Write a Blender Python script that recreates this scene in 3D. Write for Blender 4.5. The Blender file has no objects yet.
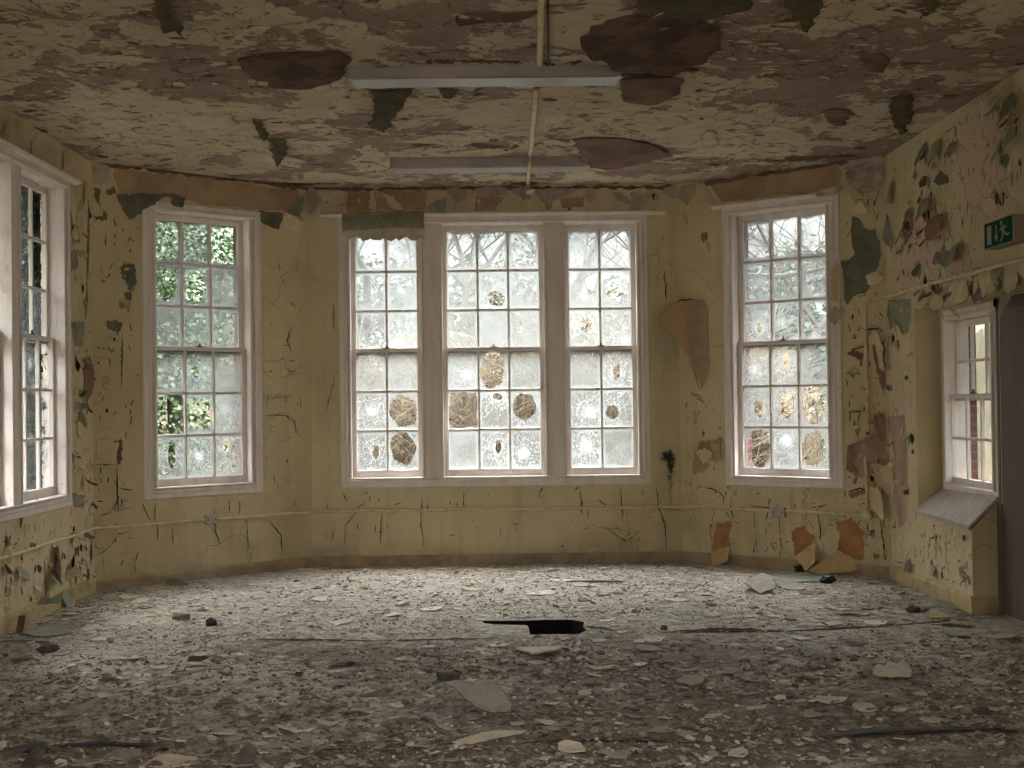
SKY0, SKY1, EXPO = 0.8, 24.0, 1.22
import bpy, bmesh, math, random
from mathutils import Vector, Matrix, noise
from mathutils.geometry import delaunay_2d_cdt
rng = random.Random(7)
SC = bpy.context.scene
COL = SC.collection
H = 3.7
F, CX, CY = 1350.0, 512.0, 384.0
CAM = Vector((0.0, -13.201, 1.568)); PITCH, ROLL, YAW = .0142, .0127, .013
fwd = Vector((math.sin(YAW)*math.cos(PITCH), math.cos(YAW)*math.cos(PITCH), math.sin(PITCH)))
rt0 = Vector((math.cos(YAW), -math.sin(YAW), 0)); up0 = rt0.cross(fwd)
RT = rt0*math.cos(ROLL) - up0*math.sin(ROLL)
UP = rt0*math.sin(ROLL) + up0*math.cos(ROLL)

def ray(px, py):
    return fwd + RT*((px-CX)/F) - UP*((py-CY)/F)
def pix(p):
    v = Vector(p)-CAM; w = v.dot(fwd)
    if w < .05: return (-9999, -9999)
    return (CX+F*v.dot(RT)/w, CY-F*v.dot(UP)/w)

cam = bpy.data.objects.new('camera', bpy.data.cameras.new('camera'))
COL.objects.link(cam)
cam.data.sensor_width = 36; cam.data.lens = F/1024*36; cam.data.clip_start = .05; cam.data.clip_end = 300
m = Matrix((( RT.x, UP.x, -fwd.x, CAM.x), (RT.y, UP.y, -fwd.y, CAM.y), (RT.z, UP.z, -fwd.z, CAM.z), (0, 0, 0, 1)))
cam.matrix_world = m
SC.camera = cam

# ------------------------------------------------------------------ planes of the room
class Plane:
    """a flat surface: origin, two axes along it, n = direction into the room"""
    def __init__(s, o, a, b, n): s.o, s.a, s.b, s.n = Vector(o), Vector(a), Vector(b), Vector(n)
    def P(s, u, v, out=0.0): return s.o + s.a*u + s.b*v + s.n*out
    def px(s, x, y, out=0.0):
        d = ray(x, y); o = s.o + s.n*out
        t = (o-CAM).dot(s.n)/d.dot(s.n); q = CAM+d*t-o
        return (q.dot(s.a), q.dot(s.b))
    def pts(s, L, out=0.0): return [s.px(x, y, out) for x, y in L]
B = Vector((-1.7905, 0, 0)); C = Vector((1.8144, 0, 0)); A = Vector((-3.4579, -1.5384, 0)); E = Vector((3.4537, -1.4091, 0))
def wall_plane(p, q):
    d = (q-p).normalized(); return Plane(p, d, (0, 0, 1), Vector((d.y, -d.x, 0)))
WB = wall_plane(B, C); LB_LEN = (B-A).length; RB_LEN = (E-C).length
WLB = wall_plane(A, B); WRB = wall_plane(C, E)
YEND = -16.5
A2 = Vector((A.x, YEND, 0)); E2 = Vector((E.x, YEND, 0))
WL = wall_plane(A2, A); WR = wall_plane(E, E2); WX = wall_plane(E2, A2)
CEIL = Plane((0, 0, H), (1, 0, 0), (0, 1, 0), (0, 0, -1))
FLOOR = Plane((0, 0, 0), (1, 0, 0), (0, 1, 0), (0, 0, 1))
LL = (A-A2).length

# ------------------------------------------------------------------ node materials
class MB:
    def __init__(s, name):
        s.m = bpy.data.materials.new(name); s.m.use_nodes = True
        s.t = s.m.node_tree; s.t.nodes.clear(); s.out = s.t.nodes.new('ShaderNodeOutputMaterial')
    def n(s, typ, props=None, **ins):
        nd = s.t.nodes.new('ShaderNode'+typ)
        for k, v in (props or {}).items(): setattr(nd, k, v)
        for k, v in ins.items(): s.set(nd, k, v)
        return nd
    def set(s, nd, k, v):
        k = k.replace('_', ' ')
        if k.isdigit(): sock = nd.inputs[int(k)]
        elif k in nd.inputs: sock = nd.inputs[k]
        else: sock = nd.inputs[int(k[1:])]
        if hasattr(v, 'is_output'): s.t.links.new(v, sock)
        elif isinstance(v, (tuple, list)) and sock.type == 'RGBA' and len(v) == 3: sock.default_value = (*v, 1)
        else: sock.default_value = v
    def pos(s): return s.n('NewGeometry').outputs['Position']
    def scaled(s, v, k):
        nd = s.n('VectorMath', {'operation': 'MULTIPLY'}); s.t.links.new(v, nd.inputs[0]); nd.inputs[1].default_value = k; return nd.outputs[0]
    def noise(s, v, scale, detail=4, rough=.55, dist=0.0, typ='FBM'):
        nd = s.n('TexNoise', Vector=v, Scale=scale, Detail=detail, Roughness=rough, Distortion=dist); return nd.outputs['Fac']
    def math(s, op, a, b=0.0, c=None):
        nd = s.n('Math', {'operation': op}); s.set(nd, 'i0', a); s.set(nd, 'i1', b)
        if c is not None: s.set(nd, 'i2', c)
        return nd.outputs[0]
    def step(s, v, lo, hi, a=0.0, b=1.0):
        nd = s.n('MapRange', {'interpolation_type': 'SMOOTHSTEP'}, Value=v, From_Min=lo, From_Max=hi, To_Min=a, To_Max=b); return nd.outputs[0]
    def mix(s, f, a, b):
        nd = s.n('Mix', {'data_type': 'RGBA'}); s.set(nd, 'i0', f); s.set(nd, 'i6', a); s.set(nd, 'i7', b); return nd.outputs[2]
    def attr(s, name): return s.n('Attribute', {'attribute_name': name}).outputs['Fac']
    def bump(s, h, strength=.5, dist=.01, normal=None):
        nd = s.n('Bump', Height=h, Strength=strength, Distance=dist)
        if normal is not None: s.set(nd, 'Normal', normal)
        return nd.outputs[0]
    def done(s, color, rough=.85, normal=None, spec=.25, metallic=0.0, **kw):
        p = s.n('BsdfPrincipled', Base_Color=color, Roughness=rough, Metallic=metallic)
        p.inputs['Specular IOR Level'].default_value = spec
        if normal is not None: s.set(p, 'Normal', normal)
        s.t.links.new(p.outputs[0], s.out.inputs[0]); return s.m
    def cracks(s, v, scale, width, dist=.25):
        """0..1 thin lines along distorted cell edges"""
        nz = s.n('TexNoise', Vector=v, Scale=scale*1.7, Detail=3).outputs['Color']
        sub = s.n('VectorMath', {'operation': 'SUBTRACT'}); s.t.links.new(nz, sub.inputs[0]); sub.inputs[1].default_value = (.5, .5, .5)
        sc = s.n('VectorMath', {'operation': 'SCALE'}); s.t.links.new(sub.outputs[0], sc.inputs[0]); sc.inputs['Scale'].default_value = dist/scale*2
        ad = s.n('VectorMath', {'operation': 'ADD'}); s.t.links.new(v, ad.inputs[0]); s.t.links.new(sc.outputs[0], ad.inputs[1])
        vo = s.n('TexVoronoi', {'feature': 'DISTANCE_TO_EDGE'}, Vector=ad.outputs[0], Scale=scale)
        return s.step(vo.outputs['Distance'], 0.0, width*scale, 1.0, 0.0)

def plain(name, col, col2=None, scale=8.0, rough=.85, bump=.3, spec=.25, metallic=0.0, lo=.4, hi=.62, bscale=None):
    b = MB(name); v = b.pos()
    c = b.mix(b.step(b.noise(v, scale, 6, .65), lo, hi), col, col2 or tuple(x*.75 for x in col))
    return b.done(c, rough, b.bump(b.noise(v, bscale or scale*4, 5, .6), bump, .006), spec, metallic)

M = {}
def wall_mat():
    b = MB('yellow_wall_paint'); v = b.pos()
    c = b.mix(b.step(b.noise(v, 1.3, 6, .6), .35, .68), (.66, .57, .36), (.56, .475, .295))
    st = b.noise(b.scaled(v, (7, 7, .5)), 1.0, 5, .6)
    c = b.mix(b.math('MULTIPLY', b.step(st, .45, .8), .35), c, (.36, .28, .15))
    sp = b.noise(v, 26, 3, .6)
    c = b.mix(b.step(sp, .66, .78, 0, .5), c, (.25, .2, .13))
    pk = b.step(b.math('ADD', b.attr('plaster'), b.math('MULTIPLY', b.math('SUBTRACT', b.noise(v, 4, 7, .65), .5), 1.1)), .47, .53)
    c = b.mix(pk, c, b.mix(b.noise(v, 9, 5), (.66, .51, .385), (.58, .45, .335)))
    gr = b.step(b.math('ADD', b.attr('green'), b.math('MULTIPLY', b.math('SUBTRACT', b.noise(v, 7, 7, .6), .5), 1.2)), .47, .52)
    c = b.mix(gr, c, (.2, .21, .14))
    dt = b.math('MULTIPLY', b.attr('dirt'), b.step(b.noise(v, 5, 6, .65), .25, .7))
    c = b.mix(dt, c, (.14, .1, .06))
    c = b.mix(b.step(b.math('MULTIPLY', b.attr('soot'), b.step(b.noise(v, 22, 4, .7), .28, .6, .35, 1.5)), .1, .75), c, (.02, .018, .015))
    cr = b.math('MULTIPLY', b.cracks(v, 2.4, .0022), b.step(b.noise(v, .9, 2), .47, .6))
    c = b.mix(b.math('MULTIPLY', cr, .8), c, (.1, .075, .045))
    hgt = b.math('ADD', b.math('MULTIPLY', b.noise(v, 30, 5), .25), b.math('ADD', b.math('MULTIPLY', b.noise(v, 4, 4), .8), b.math('MULTIPLY', b.math('ADD', pk, b.math('ADD', gr, cr)), -.35)))
    return b.done(c, .75, b.bump(hgt, .75, .035), .25)
M['wall'] = wall_mat()

def ceil_mat():
    b = MB('flaking_ceiling_paint'); v = b.pos()
    w = b.scaled(v, (1.0, .8, 1))
    n1 = b.noise(w, 2.1, 11, .69, .45)
    big = b.noise(v, .5, 2)
    bias = b.math('ADD', b.attr('mauve'), b.math('MULTIPLY', b.math('SUBTRACT', big, .5), .25))
    msk = b.step(b.math('ADD', n1, bias), .53, .538)
    cream = b.mix(b.step(b.noise(v, 3, 6, .6), .35, .65), (.57, .495, .365), (.48, .41, .295))
    cream = b.mix(b.step(b.noise(v, 18, 4, .6), .6, .75, 0, .5), cream, (.36, .27, .18))
    mauve = b.mix(b.step(b.noise(v, 5, 6, .6), .35, .65), (.32, .235, .19), (.25, .185, .148))
    c = b.mix(msk, cream, mauve)
    n2 = b.noise(w, 2.3, 9, .68, .5)
    dk = b.step(b.math('ADD', n2, b.math('MULTIPLY', b.attr('moss'), .35)), .665, .68)
    c = b.mix(dk, c, (.1, .065, .04))
    c = b.mix(b.step(b.math('ADD', b.math('MULTIPLY', b.attr('moss'), 1.25), b.math('MULTIPLY', b.math('SUBTRACT', b.noise(v, 9, 6, .7), .5), 1.3)), .42, .62), c, (.12, .11, .055))
    fl = b.cracks(w, 5.5, .006, .5)
    fm = b.math('MULTIPLY', fl, b.step(b.noise(v, 2.6, 5, .65), .5, .6))
    c = b.mix(b.math('MULTIPLY', fm, .8), c, (.08, .058, .035))
    h = b.math('ADD', b.math('MULTIPLY', msk, -1.0), b.math('ADD', b.math('MULTIPLY', dk, -1.2), b.math('ADD', b.math('MULTIPLY', b.noise(w, 6, 6, .6), 1.4), b.math('MULTIPLY', fm, -.8))))
    return b.done(c, .85, b.bump(h, .8, .02), .2)
M['ceil'] = ceil_mat()

def floor_mat():
    b = MB('dusty_floor'); v = b.pos()
    n1 = b.noise(v, 1.1, 9, .66, .3); n2 = b.noise(v, 6, 8, .7); n3 = b.noise(v, 45, 4, .7)
    def cells(scale, dist):
        nz = b.n('TexNoise', Vector=v, Scale=scale*1.3, Detail=4).outputs['Color']
        sc = b.n('VectorMath', {'operation': 'MULTIPLY_ADD'}); b.t.links.new(nz, sc.inputs[0]); sc.inputs[1].default_value = (dist/scale, dist/scale, 0); b.t.links.new(v, sc.inputs[2])
        c_ = b.n('TexVoronoi', {'feature': 'F1'}, Vector=sc.outputs[0], Scale=scale); e_ = b.n('TexVoronoi', {'feature': 'DISTANCE_TO_EDGE'}, Vector=sc.outputs[0], Scale=scale)
        return b.n('SeparateXYZ', Vector=c_.outputs['Color']).outputs[0], b.step(e_.outputs['Distance'], 0, .09, 1, 0)
    c1, e1 = cells(7, 1.6); c2, e2 = cells(19, 1.3)
    lo = b.step(b.noise(v, .8, 3), .42, .6)                      # where flakes lie thick
    pale = b.mix(b.step(n2, .3, .68), (.66, .595, .5), (.42, .37, .3))
    brown = b.mix(n2, (.18, .132, .09), (.31, .25, .185))
    f = b.step(b.math('ADD', b.math('ADD', b.math('MULTIPLY', n1, .7), b.math('MULTIPLY', n2, .4)), b.math('ADD', b.attr('dirt'), b.math('MULTIPLY', b.math('SUBTRACT', c1, .5), .2))), .54, .8)
    c = b.mix(f, pale, brown)
    c = b.mix(b.step(c2, .62, .66, 0, .45), c, b.mix(f, (.68, .62, .53), (.36, .31, .25)))
    c = b.mix(b.step(c2, .2, .16, 0, .4), c, (.16, .115, .08))
    c = b.mix(b.math('MULTIPLY', b.math('MAXIMUM', b.math('MULTIPLY', e2, .5), e1), b.math('MULTIPLY', lo, .55)), c, (.07, .05, .035))
    c = b.mix(b.step(n3, .55, .72, 0, .5), c, (.13, .095, .068))
    c = b.mix(b.step(b.noise(v, 70, 2), .69, .74, 0, .7), c, (.62, .59, .53))
    c = b.mix(b.step(b.noise(v, 2.2, 4), .58, .72, 0, .4), c, (.25, .255, .175))
    h = b.math('ADD', b.math('ADD', b.math('MULTIPLY', n3, .35), b.math('MULTIPLY', n2, .8)), b.math('ADD', b.math('MULTIPLY', b.math('SUBTRACT', c1, e1), .55), b.math('MULTIPLY', b.math('SUBTRACT', c2, e2), .35)))
    return b.done(c, .75, b.bump(h, 1.0, .03), .3)
M['floor'] = floor_mat()

def wood_mat(name, c1, c2, flake, rough=.6):
    b = MB(name); v = b.pos()
    c = b.mix(b.step(b.noise(b.scaled(v, (9, 9, 1.3)), 1, 6, .65), .35, .7), c1, c2)
    c = b.mix(b.step(b.noise(v, 38, 5, .7), .63, .68), c, flake)
    c = b.mix(b.step(b.noise(v, 5, 6, .7), .6, .75, 0, .6), c, tuple(x*.6 for x in c2))
    return b.done(c, rough, b.bump(b.noise(v, 60, 4), .25, .004), .35)
M['white'] = wood_mat('dirty_white_woodwork', (.80, .735, .685), (.68, .61, .56), (.46, .38, .31))
M['doorbrown'] = wood_mat('brown_door_paint', (.15, .11, .085), (.12, .088, .068), (.1, .07, .05))
M['sill'] = wood_mat('weathered_sill_paint', (.5, .445, .395), (.4, .345, .3), (.26, .2, .16))
M['brick'] = None
def brick_mat():
    b = MB('red_brick'); tc = b.pos()
    bt = b.n('TexBrick', Vector=b.scaled(b.n('TexCoord').outputs['UV'], (1, 1, 1)), Color1=(.15, .05, .045), Color2=(.115, .04, .036), Mortar=(.2, .16, .14), Scale=1.0)
    bt.inputs['Brick Width'].default_value = .22; bt.inputs['Row Height'].default_value = .075; bt.inputs['Mortar Size'].default_value = .006
    return b.done(bt.outputs['Color'], .9, b.bump(bt.outputs['Fac'], -.4, .01), .15)
M['brick'] = brick_mat()
M['under'] = plain('grey_green_undercoat', (.19, .19, .13), (.14, .14, .095), 6, .7, .25)
M['sage'] = plain('sage_paint_back', (.31, .315, .235), (.23, .235, .17), 9, .75, .25)
M['plaster'] = plain('bare_brown_plaster', (.42, .275, .15), (.3, .185, .1), 4, .9, .5)
M['buff'] = plain('buff_bare_plaster', (.45, .325, .2), (.34, .235, .14), 3, .9, .4)
M['pinkplaster'] = plain('pinkish_plaster', (.48, .34, .25), (.36, .25, .185), 5, .9, .4)
M['cardboard'] = plain('orange_brown_lining_paper', (.46, .235, .095), (.36, .175, .07), 7, .85, .3)
M['cardpale'] = plain('pale_brown_lining_paper', (.55, .39, .2), (.46, .32, .16), 7, .85, .2)
M['tanpaper'] = plain('tan_paper_back', (.5, .345, .21), (.42, .28, .17), 3, .85, .3)
M['brownpaper'] = plain('dull_brown_paper_back', (.3, .185, .125), (.23, .14, .095), 4, .85, .3)
M['darkbrown'] = plain('stained_dark_brown_sheet', (.155, .085, .055), (.06, .036, .024), 3.5, .85, .45)
M['redbrown'] = plain('red_brown_sheet', (.2, .122, .09), (.13, .08, .058), 4, .85, .45)
M['olive'] = plain('dark_olive_undercoat', (.1, .085, .035), (.065, .052, .025), 6, .85, .3)
M['lilac'] = plain('greyish_lilac_paint_back', (.5, .425, .355), (.4, .335, .28), 8, .8, .3)
M['paintflap'] = plain('yellow_paint_flake', (.67, .575, .36), (.56, .47, .295), 5, .75, .2)
M['creamflap'] = plain('cream_ceiling_flake', (.58, .49, .33), (.48, .39, .26), 6, .8, .2)
M['mauveflap'] = plain('mauve_ceiling_flake', (.3, .2, .165), (.24, .16, .13), 6, .8, .2)
M['gap_shade'] = plain('crack_gap_and_shade', (.055, .038, .022), (.03, .02, .012), 20, .95, .2)
M['pipe'] = plain('yellow_painted_conduit', (.74, .64, .42), (.6, .5, .31), 14, .5, .2, .4)
M['boxgrey'] = plain('grey_metal_box', (.42, .4, .34), (.33, .31, .26), 10, .5, .2, .4)
M['enamel'] = plain('dulled_white_enamel', (.36, .315, .285), (.29, .25, .225), 2.5, .35, .1, .5)
M['black'] = plain('black_rubber', (.016, .015, .014), (.026, .024, .022), 9, .6, .4, .4)
M['soil'] = plain('dark_void_soil', (.02, .016, .012), (.012, .01, .008), 9, .95, .4)
M['wire'] = plain('dark_wire', (.05, .035, .025), (.03, .022, .016), 9, .6, .2)
M['signgreen'] = plain('exit_sign_green', (.004, .06, .033), (.003, .05, .028), 4, .7, .05, .06)
M['signwhite'] = plain('exit_sign_white', (.34, .35, .31), (.3, .31, .27), 4, .7, .05, .06)
M['signbox'] = plain('faded_sign_casing', (.26, .2, .155), (.2, .15, .12), 4, .5, .1, .5)
CH = dict(pale=((.6, .54, .44), (.5, .44, .35)), grey=((.36, .33, .28), (.28, .25, .21)), brown=((.2, .14, .1), (.14, .095, .07)), green=((.36, .38, .3), (.28, .3, .23)), cream=((.56, .47, .3), (.46, .37, .22)), white=((.74, .72, .68), (.64, .62, .57)))
for k, (a, b_) in CH.items(): M['chip_'+k] = plain('fallen_paint_'+k, a, b_, 14, .85, .3)

def glass_mat():
    b = MB('dirty_window_glass'); v = b.pos()
    at = b.n('Attribute', {'attribute_name': 'imp'}); sep = b.n('SeparateXYZ', Vector=at.outputs['Vector'])
    dx, dz, amt = sep.outputs[0], sep.outputs[1], sep.outputs[2]
    r = b.math('SQRT', b.math('ADD', b.math('MULTIPLY', dx, dx), b.math('MULTIPLY', dz, dz)))
    ang = b.math('ARCTAN2', dz, dx); lr = b.math('LOGARITHM', b.math('ADD', r, .012), 2.718)
    cv = b.n('CombineXYZ', X=b.math('MULTIPLY', ang, 1.55), Y=b.math('MULTIPLY', lr, .42), Z=b.math('MULTIPLY', b.n('ObjectInfo').outputs['Random'], 30))
    nz = b.n('TexNoise', Vector=cv.outputs[0], Scale=3.0, Detail=3).outputs['Color']
    ad = b.n('VectorMath', {'operation': 'MULTIPLY_ADD'}); b.t.links.new(nz, ad.inputs[0]); ad.inputs[1].default_value = (.3, .3, 0); b.t.links.new(cv.outputs[0], ad.inputs[2])
    vo = b.n('TexVoronoi', {'feature': 'DISTANCE_TO_EDGE'}, Vector=ad.outputs[0], Scale=3.2)
    line = b.step(vo.outputs['Distance'], .0, .026, 1.0, 0.0)
    core = b.step(r, .0, .085, 1.0, 0.0)
    rn = b.n('TexNoise', Vector=cv.outputs[0], Scale=1.2, Detail=2).outputs['Fac']
    wv = b.math('SINE', b.math('MULTIPLY', b.math('ADD', r, b.math('MULTIPLY', rn, .16)), 120.0))
    ring = b.math('MULTIPLY', b.step(wv, .86, .97), b.math('MULTIPLY', b.step(r, .12, .16, 1.0, 0.0), b.step(rn, .42, .55)))
    crk = b.math('MULTIPLY', b.math('MAXIMUM', b.math('MAXIMUM', b.math('MULTIPLY', line, b.step(r, .05, .3, 1.0, .45)), b.math('MULTIPLY', ring, .4)), b.math('MULTIPLY', core, b.step(b.noise(v, 55, 5, .75), .3, .65))), amt)
    dirt = b.step(b.math('ADD', b.noise(v, 3.5, 7, .68), b.math('MULTIPLY', b.noise(v, 45, 4, .7), .3)), .35, .95)
    pe = b.n('SeparateXYZ', Vector=b.n('Attribute', {'attribute_name': 'puv'}).outputs['Vector'])
    ed = b.math('MAXIMUM', b.math('ABSOLUTE', b.math('SUBTRACT', pe.outputs[0], .5)), b.math('ABSOLUTE', b.math('SUBTRACT', pe.outputs[1], .5)))
    edge = b.step(b.math('ADD', ed, b.math('MULTIPLY', b.math('SUBTRACT', b.noise(v, 14, 4), .5), .12)), .38, .52, 0, .6)
    veil = b.math('ADD', b.math('MULTIPLY_ADD', b.n('ObjectInfo').outputs['Random'], .26, .26), b.math('ADD', b.math('MULTIPLY', dirt, .42), edge))
    veil = b.math('MULTIPLY', veil, b.math('SUBTRACT', 1.0, pe.outputs[2]))
    tr = b.n('BsdfTransparent', Color=(.9, .94, .92)); tl = b.n('BsdfTranslucent', Color=b.mix(b.math('MINIMUM', crk, 1.0), (.118, .127, .124), (.36, .38, .385))); df = b.n('BsdfDiffuse', Color=(.3, .31, .28))
    film = b.n('MixShader'); b.set(film, 'i0', .25); b.t.links.new(tl.outputs[0], film.inputs[1]); b.t.links.new(df.outputs[0], film.inputs[2])
    mx = b.n('MixShader'); b.set(mx, 'i0', b.math('MINIMUM', b.math('ADD', veil, crk), .97)); b.t.links.new(tr.outputs[0], mx.inputs[1]); b.t.links.new(film.outputs[0], mx.inputs[2])
    gl = b.n('BsdfGlossy', Color=(.9, .9, .9), Roughness=.12)
    m2 = b.n('MixShader'); b.set(m2, 'i0', .03); b.t.links.new(mx.outputs[0], m2.inputs[1]); b.t.links.new(gl.outputs[0], m2.inputs[2])
    b.t.links.new(m2.outputs[0], b.out.inputs[0]); return b.m
M['glass'] = glass_mat()
def leaf_mat(name, c1, c2):
    b = MB(name); v = b.pos()
    c = b.mix(b.step(b.noise(v, 7, 3, .7), .38, .62), c1, c2)
    p = b.n('BsdfPrincipled', Base_Color=c, Roughness=.45); tl = b.n('BsdfTranslucent', Color=c)
    mx = b.n('MixShader'); b.set(mx, 'i0', .2); b.t.links.new(p.outputs[0], mx.inputs[1]); b.t.links.new(tl.outputs[0], mx.inputs[2])
    b.t.links.new(mx.outputs[0], b.out.inputs[0]); return b.m
M['ivy'] = leaf_mat('ivy_leaves', (.03, .066, .012), (.010, .027, .006))
M['conifer'] = leaf_mat('dark_evergreen_leaves', (.015, .033, .012), (.008, .02, .008))
M['bark'] = plain('grey_bark', (.045, .04, .032), (.03, .026, .02), 6, .9, .5)
M['bramble'] = plain('dead_bramble_stems', (.085, .067, .042), (.04, .032, .02), 5, .9, .2)
M['bracken'] = leaf_mat('dead_bracken', (.035, .025, .013), (.026, .024, .012))
M['lawn'] = plain('rough_winter_grass', (.03, .027, .014), (.04, .03, .018), 3, .95, .5)
M['render'] = plain('pale_rendered_wall', (.085, .095, .08), (.07, .078, .068), 2, .9, .2)
M['slate'] = plain('slate_roof', (.12, .12, .13), (.09, .09, .1), 8, .7, .3)

# ------------------------------------------------------------------ mesh and object helpers
def mk(name, verts, faces, mats, parent=None, label=None, cat=None, group=None, kind=None, midx=None, smooth=False, recenter=True):
    me = bpy.data.meshes.new(name)
    off = Vector((0, 0, 0))
    verts = [Vector(v) for v in verts]
    if recenter and parent is None and verts and kind != 'structure':
        lo = Vector([min(v[i] for v in verts) for i in range(3)]); hi = Vector([max(v[i] for v in verts) for i in range(3)])
        off = Vector(((lo.x+hi.x)/2, (lo.y+hi.y)/2, lo.z)); verts = [v-off for v in verts]
    me.from_pydata([tuple(v) for v in verts], [], faces)
    for m_ in (mats if isinstance(mats, (list, tuple)) else [mats]): me.materials.append(m_)
    if midx: me.polygons.foreach_set('material_index', midx)
    if smooth: me.polygons.foreach_set('use_smooth', [True]*len(faces))
    me.validate(); me.update()
    o = bpy.data.objects.new(name, me); COL.objects.link(o); o.location = off
    if parent is not None: put_under(o, parent)
    tag(o, label, cat, group, kind); return o
def put_under(o, parent):
    o.parent = parent
    # parents are unrotated and unscaled, so subtracting their place keeps the child where it was built
    w = Vector((0, 0, 0)); p = parent
    while p is not None: w += p.location; p = p.parent
    o.location = o.location - w
def tag(o, label=None, cat=None, group=None, kind=None):
    if label: o['label'] = label
    if cat: o['category'] = cat
    if group: o['group'] = group
    if kind: o['kind'] = kind
    return o
def empty(name, loc, label=None, cat=None, group=None, kind=None, parent=None):
    o = bpy.data.objects.new(name, None); COL.objects.link(o); o.location = loc; o.empty_display_size = .1
    if parent is not None: put_under(o, parent)
    return tag(o, label, cat, group, kind)
def bevel(o, w=.003, seg=2):
    md = o.modifiers.new('edge', 'BEVEL'); md.width = w; md.segments = seg; md.limit_method = 'ANGLE'; return o

class Geo:
    """collects shapes for ONE mesh"""
    def __init__(s): s.v, s.f, s.m = [], [], []
    def add(s, vs, fs, mi=0):
        k = len(s.v); s.v += [Vector(x) for x in vs]; s.f += [tuple(i+k for i in f) for f in fs]; s.m += [mi]*len(fs)
    def box(s, pl, u0, u1, v0, v1, o0, o1, mi=0):
        c = [pl.P(u, v, o) for o in (o0, o1) for v in (v0, v1) for u in (u0, u1)]
        s.add(c, [(0, 1, 3, 2), (4, 6, 7, 5), (0, 4, 5, 1), (2, 3, 7, 6), (0, 2, 6, 4), (1, 5, 7, 3)], mi)
    def loft(s, rings, closed=True, caps=True, mi=0):
        n = len(rings[0]); k = len(s.v); fs = []
        for r in rings: s.v += [Vector(p) for p in r]
        for i in range(len(rings)-1):
            for j in range(n if closed else n-1):
                a, b_ = k+i*n+j, k+i*n+(j+1) % n; fs.append((a, b_, b_+n, a+n))
        if caps and closed: fs += [tuple(k+j for j in range(n))[::-1], tuple(k+(len(rings)-1)*n+j for j in range(n))]
        s.f += fs; s.m += [mi]*len(fs)
    def tube(s, pts, rad, seg=8, mi=0, rads=None):
        pts = [Vector(p) for p in pts]; rings = []; ref = None
        for i, p in enumerate(pts):
            d = (pts[min(i+1, len(pts)-1)]-pts[max(i-1, 0)]).normalized()
            if ref is None: ref = d.orthogonal().normalized()
            else: ref = (ref-d*ref.dot(d)); ref = ref.normalized() if ref.length > 1e-6 else d.orthogonal().normalized()
            b_ = d.cross(ref); r = rads[i] if rads else rad
            rings.append([p+(ref*math.cos(t)+b_*math.sin(t))*r for t in [2*math.pi*j/seg for j in range(seg)]])
        s.loft(rings, True, True, mi)
    def obj(s, name, mats, **kw): return mk(name, s.v, s.f, mats, midx=s.m, **kw)

def inside(p, poly):
    x, y = p; c = False; n = len(poly); j = n-1
    for i in range(n):
        xi, yi = poly[i]; xj, yj = poly[j]
        if (yi > y) != (yj > y) and x < (xj-xi)*(y-yi)/(yj-yi)+xi: c = not c
        j = i
    return c
def resample(poly, sp, rag=0.0, r=rng):
    out = []
    for i in range(len(poly)):
        a, b_ = poly[i], poly[(i+1) % len(poly)]
        d = math.hypot(b_[0]-a[0], b_[1]-a[1]); n = max(1, int(round(d/sp)))
        for k in range(n):
            t = k/n; x = a[0]+(b_[0]-a[0])*t; y = a[1]+(b_[1]-a[1])*t
            if rag and d > 1e-9:
                e = r.gauss(0, rag)*(.45 if k == 0 else 1); x += -(b_[1]-a[1])/d*e; y += (b_[0]-a[0])/d*e
            out.append((x, y))
    return out
def tess(outer, sp, holes=(), rag=0.0, jit=.25, resamp=True):
    """triangulates a polygon with holes; returns 2D points, triangles, boundary vertex loop of the outer"""
    ob = resample(outer, sp, rag) if resamp else list(outer)
    pts = list(ob); edges = [(i, (i+1) % len(ob)) for i in range(len(ob))]
    for h in holes:
        hb = resample(h, sp); k = len(pts); pts += hb; edges += [(k+i, k+(i+1) % len(hb)) for i in range(len(hb))]
    x0 = min(p[0] for p in ob); x1 = max(p[0] for p in ob); y0 = min(p[1] for p in ob); y1 = max(p[1] for p in ob)
    nx, ny = int((x1-x0)/sp)+1, int((y1-y0)/sp)+1
    for i in range(1, nx):
        for j in range(1, ny):
            p = (x0+(i+rng.uniform(-jit, jit))*sp, y0+(j+rng.uniform(-jit, jit))*sp)
            if inside(p, ob) and not any(inside(p, h) for h in holes): pts.append(p)
    v, e, f, ov, oe, of = delaunay_2d_cdt([Vector(p) for p in pts], edges, [], 0, 1e-6)
    v = [tuple(p) for p in v]; tris = []
    for t in f:
        c = (sum(v[i][0] for i in t)/3, sum(v[i][1] for i in t)/3)
        if inside(c, ob) and not any(inside(c, h) for h in holes): tris.append(tuple(t))
    # map the first outer points to output vertices
    first = {}
    for k, src in enumerate(ov):
        for s_ in src: first[s_] = k
    loop = [first[i] for i in range(len(ob)) if i in first]
    return v, tris, loop
def oriented(tris, verts, n):
    out = []
    for t in tris:
        a, b_, c = (verts[i] for i in t[:3])
        out.append(t if (b_-a).cross(c-a).dot(n) > 0 else t[::-1])
    return out
def blob(px, py, L):
    s = 0.0
    for (x, y, rx, ry, a) in L:
        q = ((px-x)/rx)**2+((py-y)/ry)**2
        if q < 9: s += a*math.exp(-q)
    return s
def fields(o, F_):
    me = o.data; n = len(me.vertices)
    P_ = [pix(v.co+o.location) for v in me.vertices]
    for name, L in F_.items():
        a = me.attributes.new(name, 'FLOAT', 'POINT')
        a.data.foreach_set('value', [blob(p[0], p[1], L) if -300 < p[0] < 1324 else 0.0 for p in P_])
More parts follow.
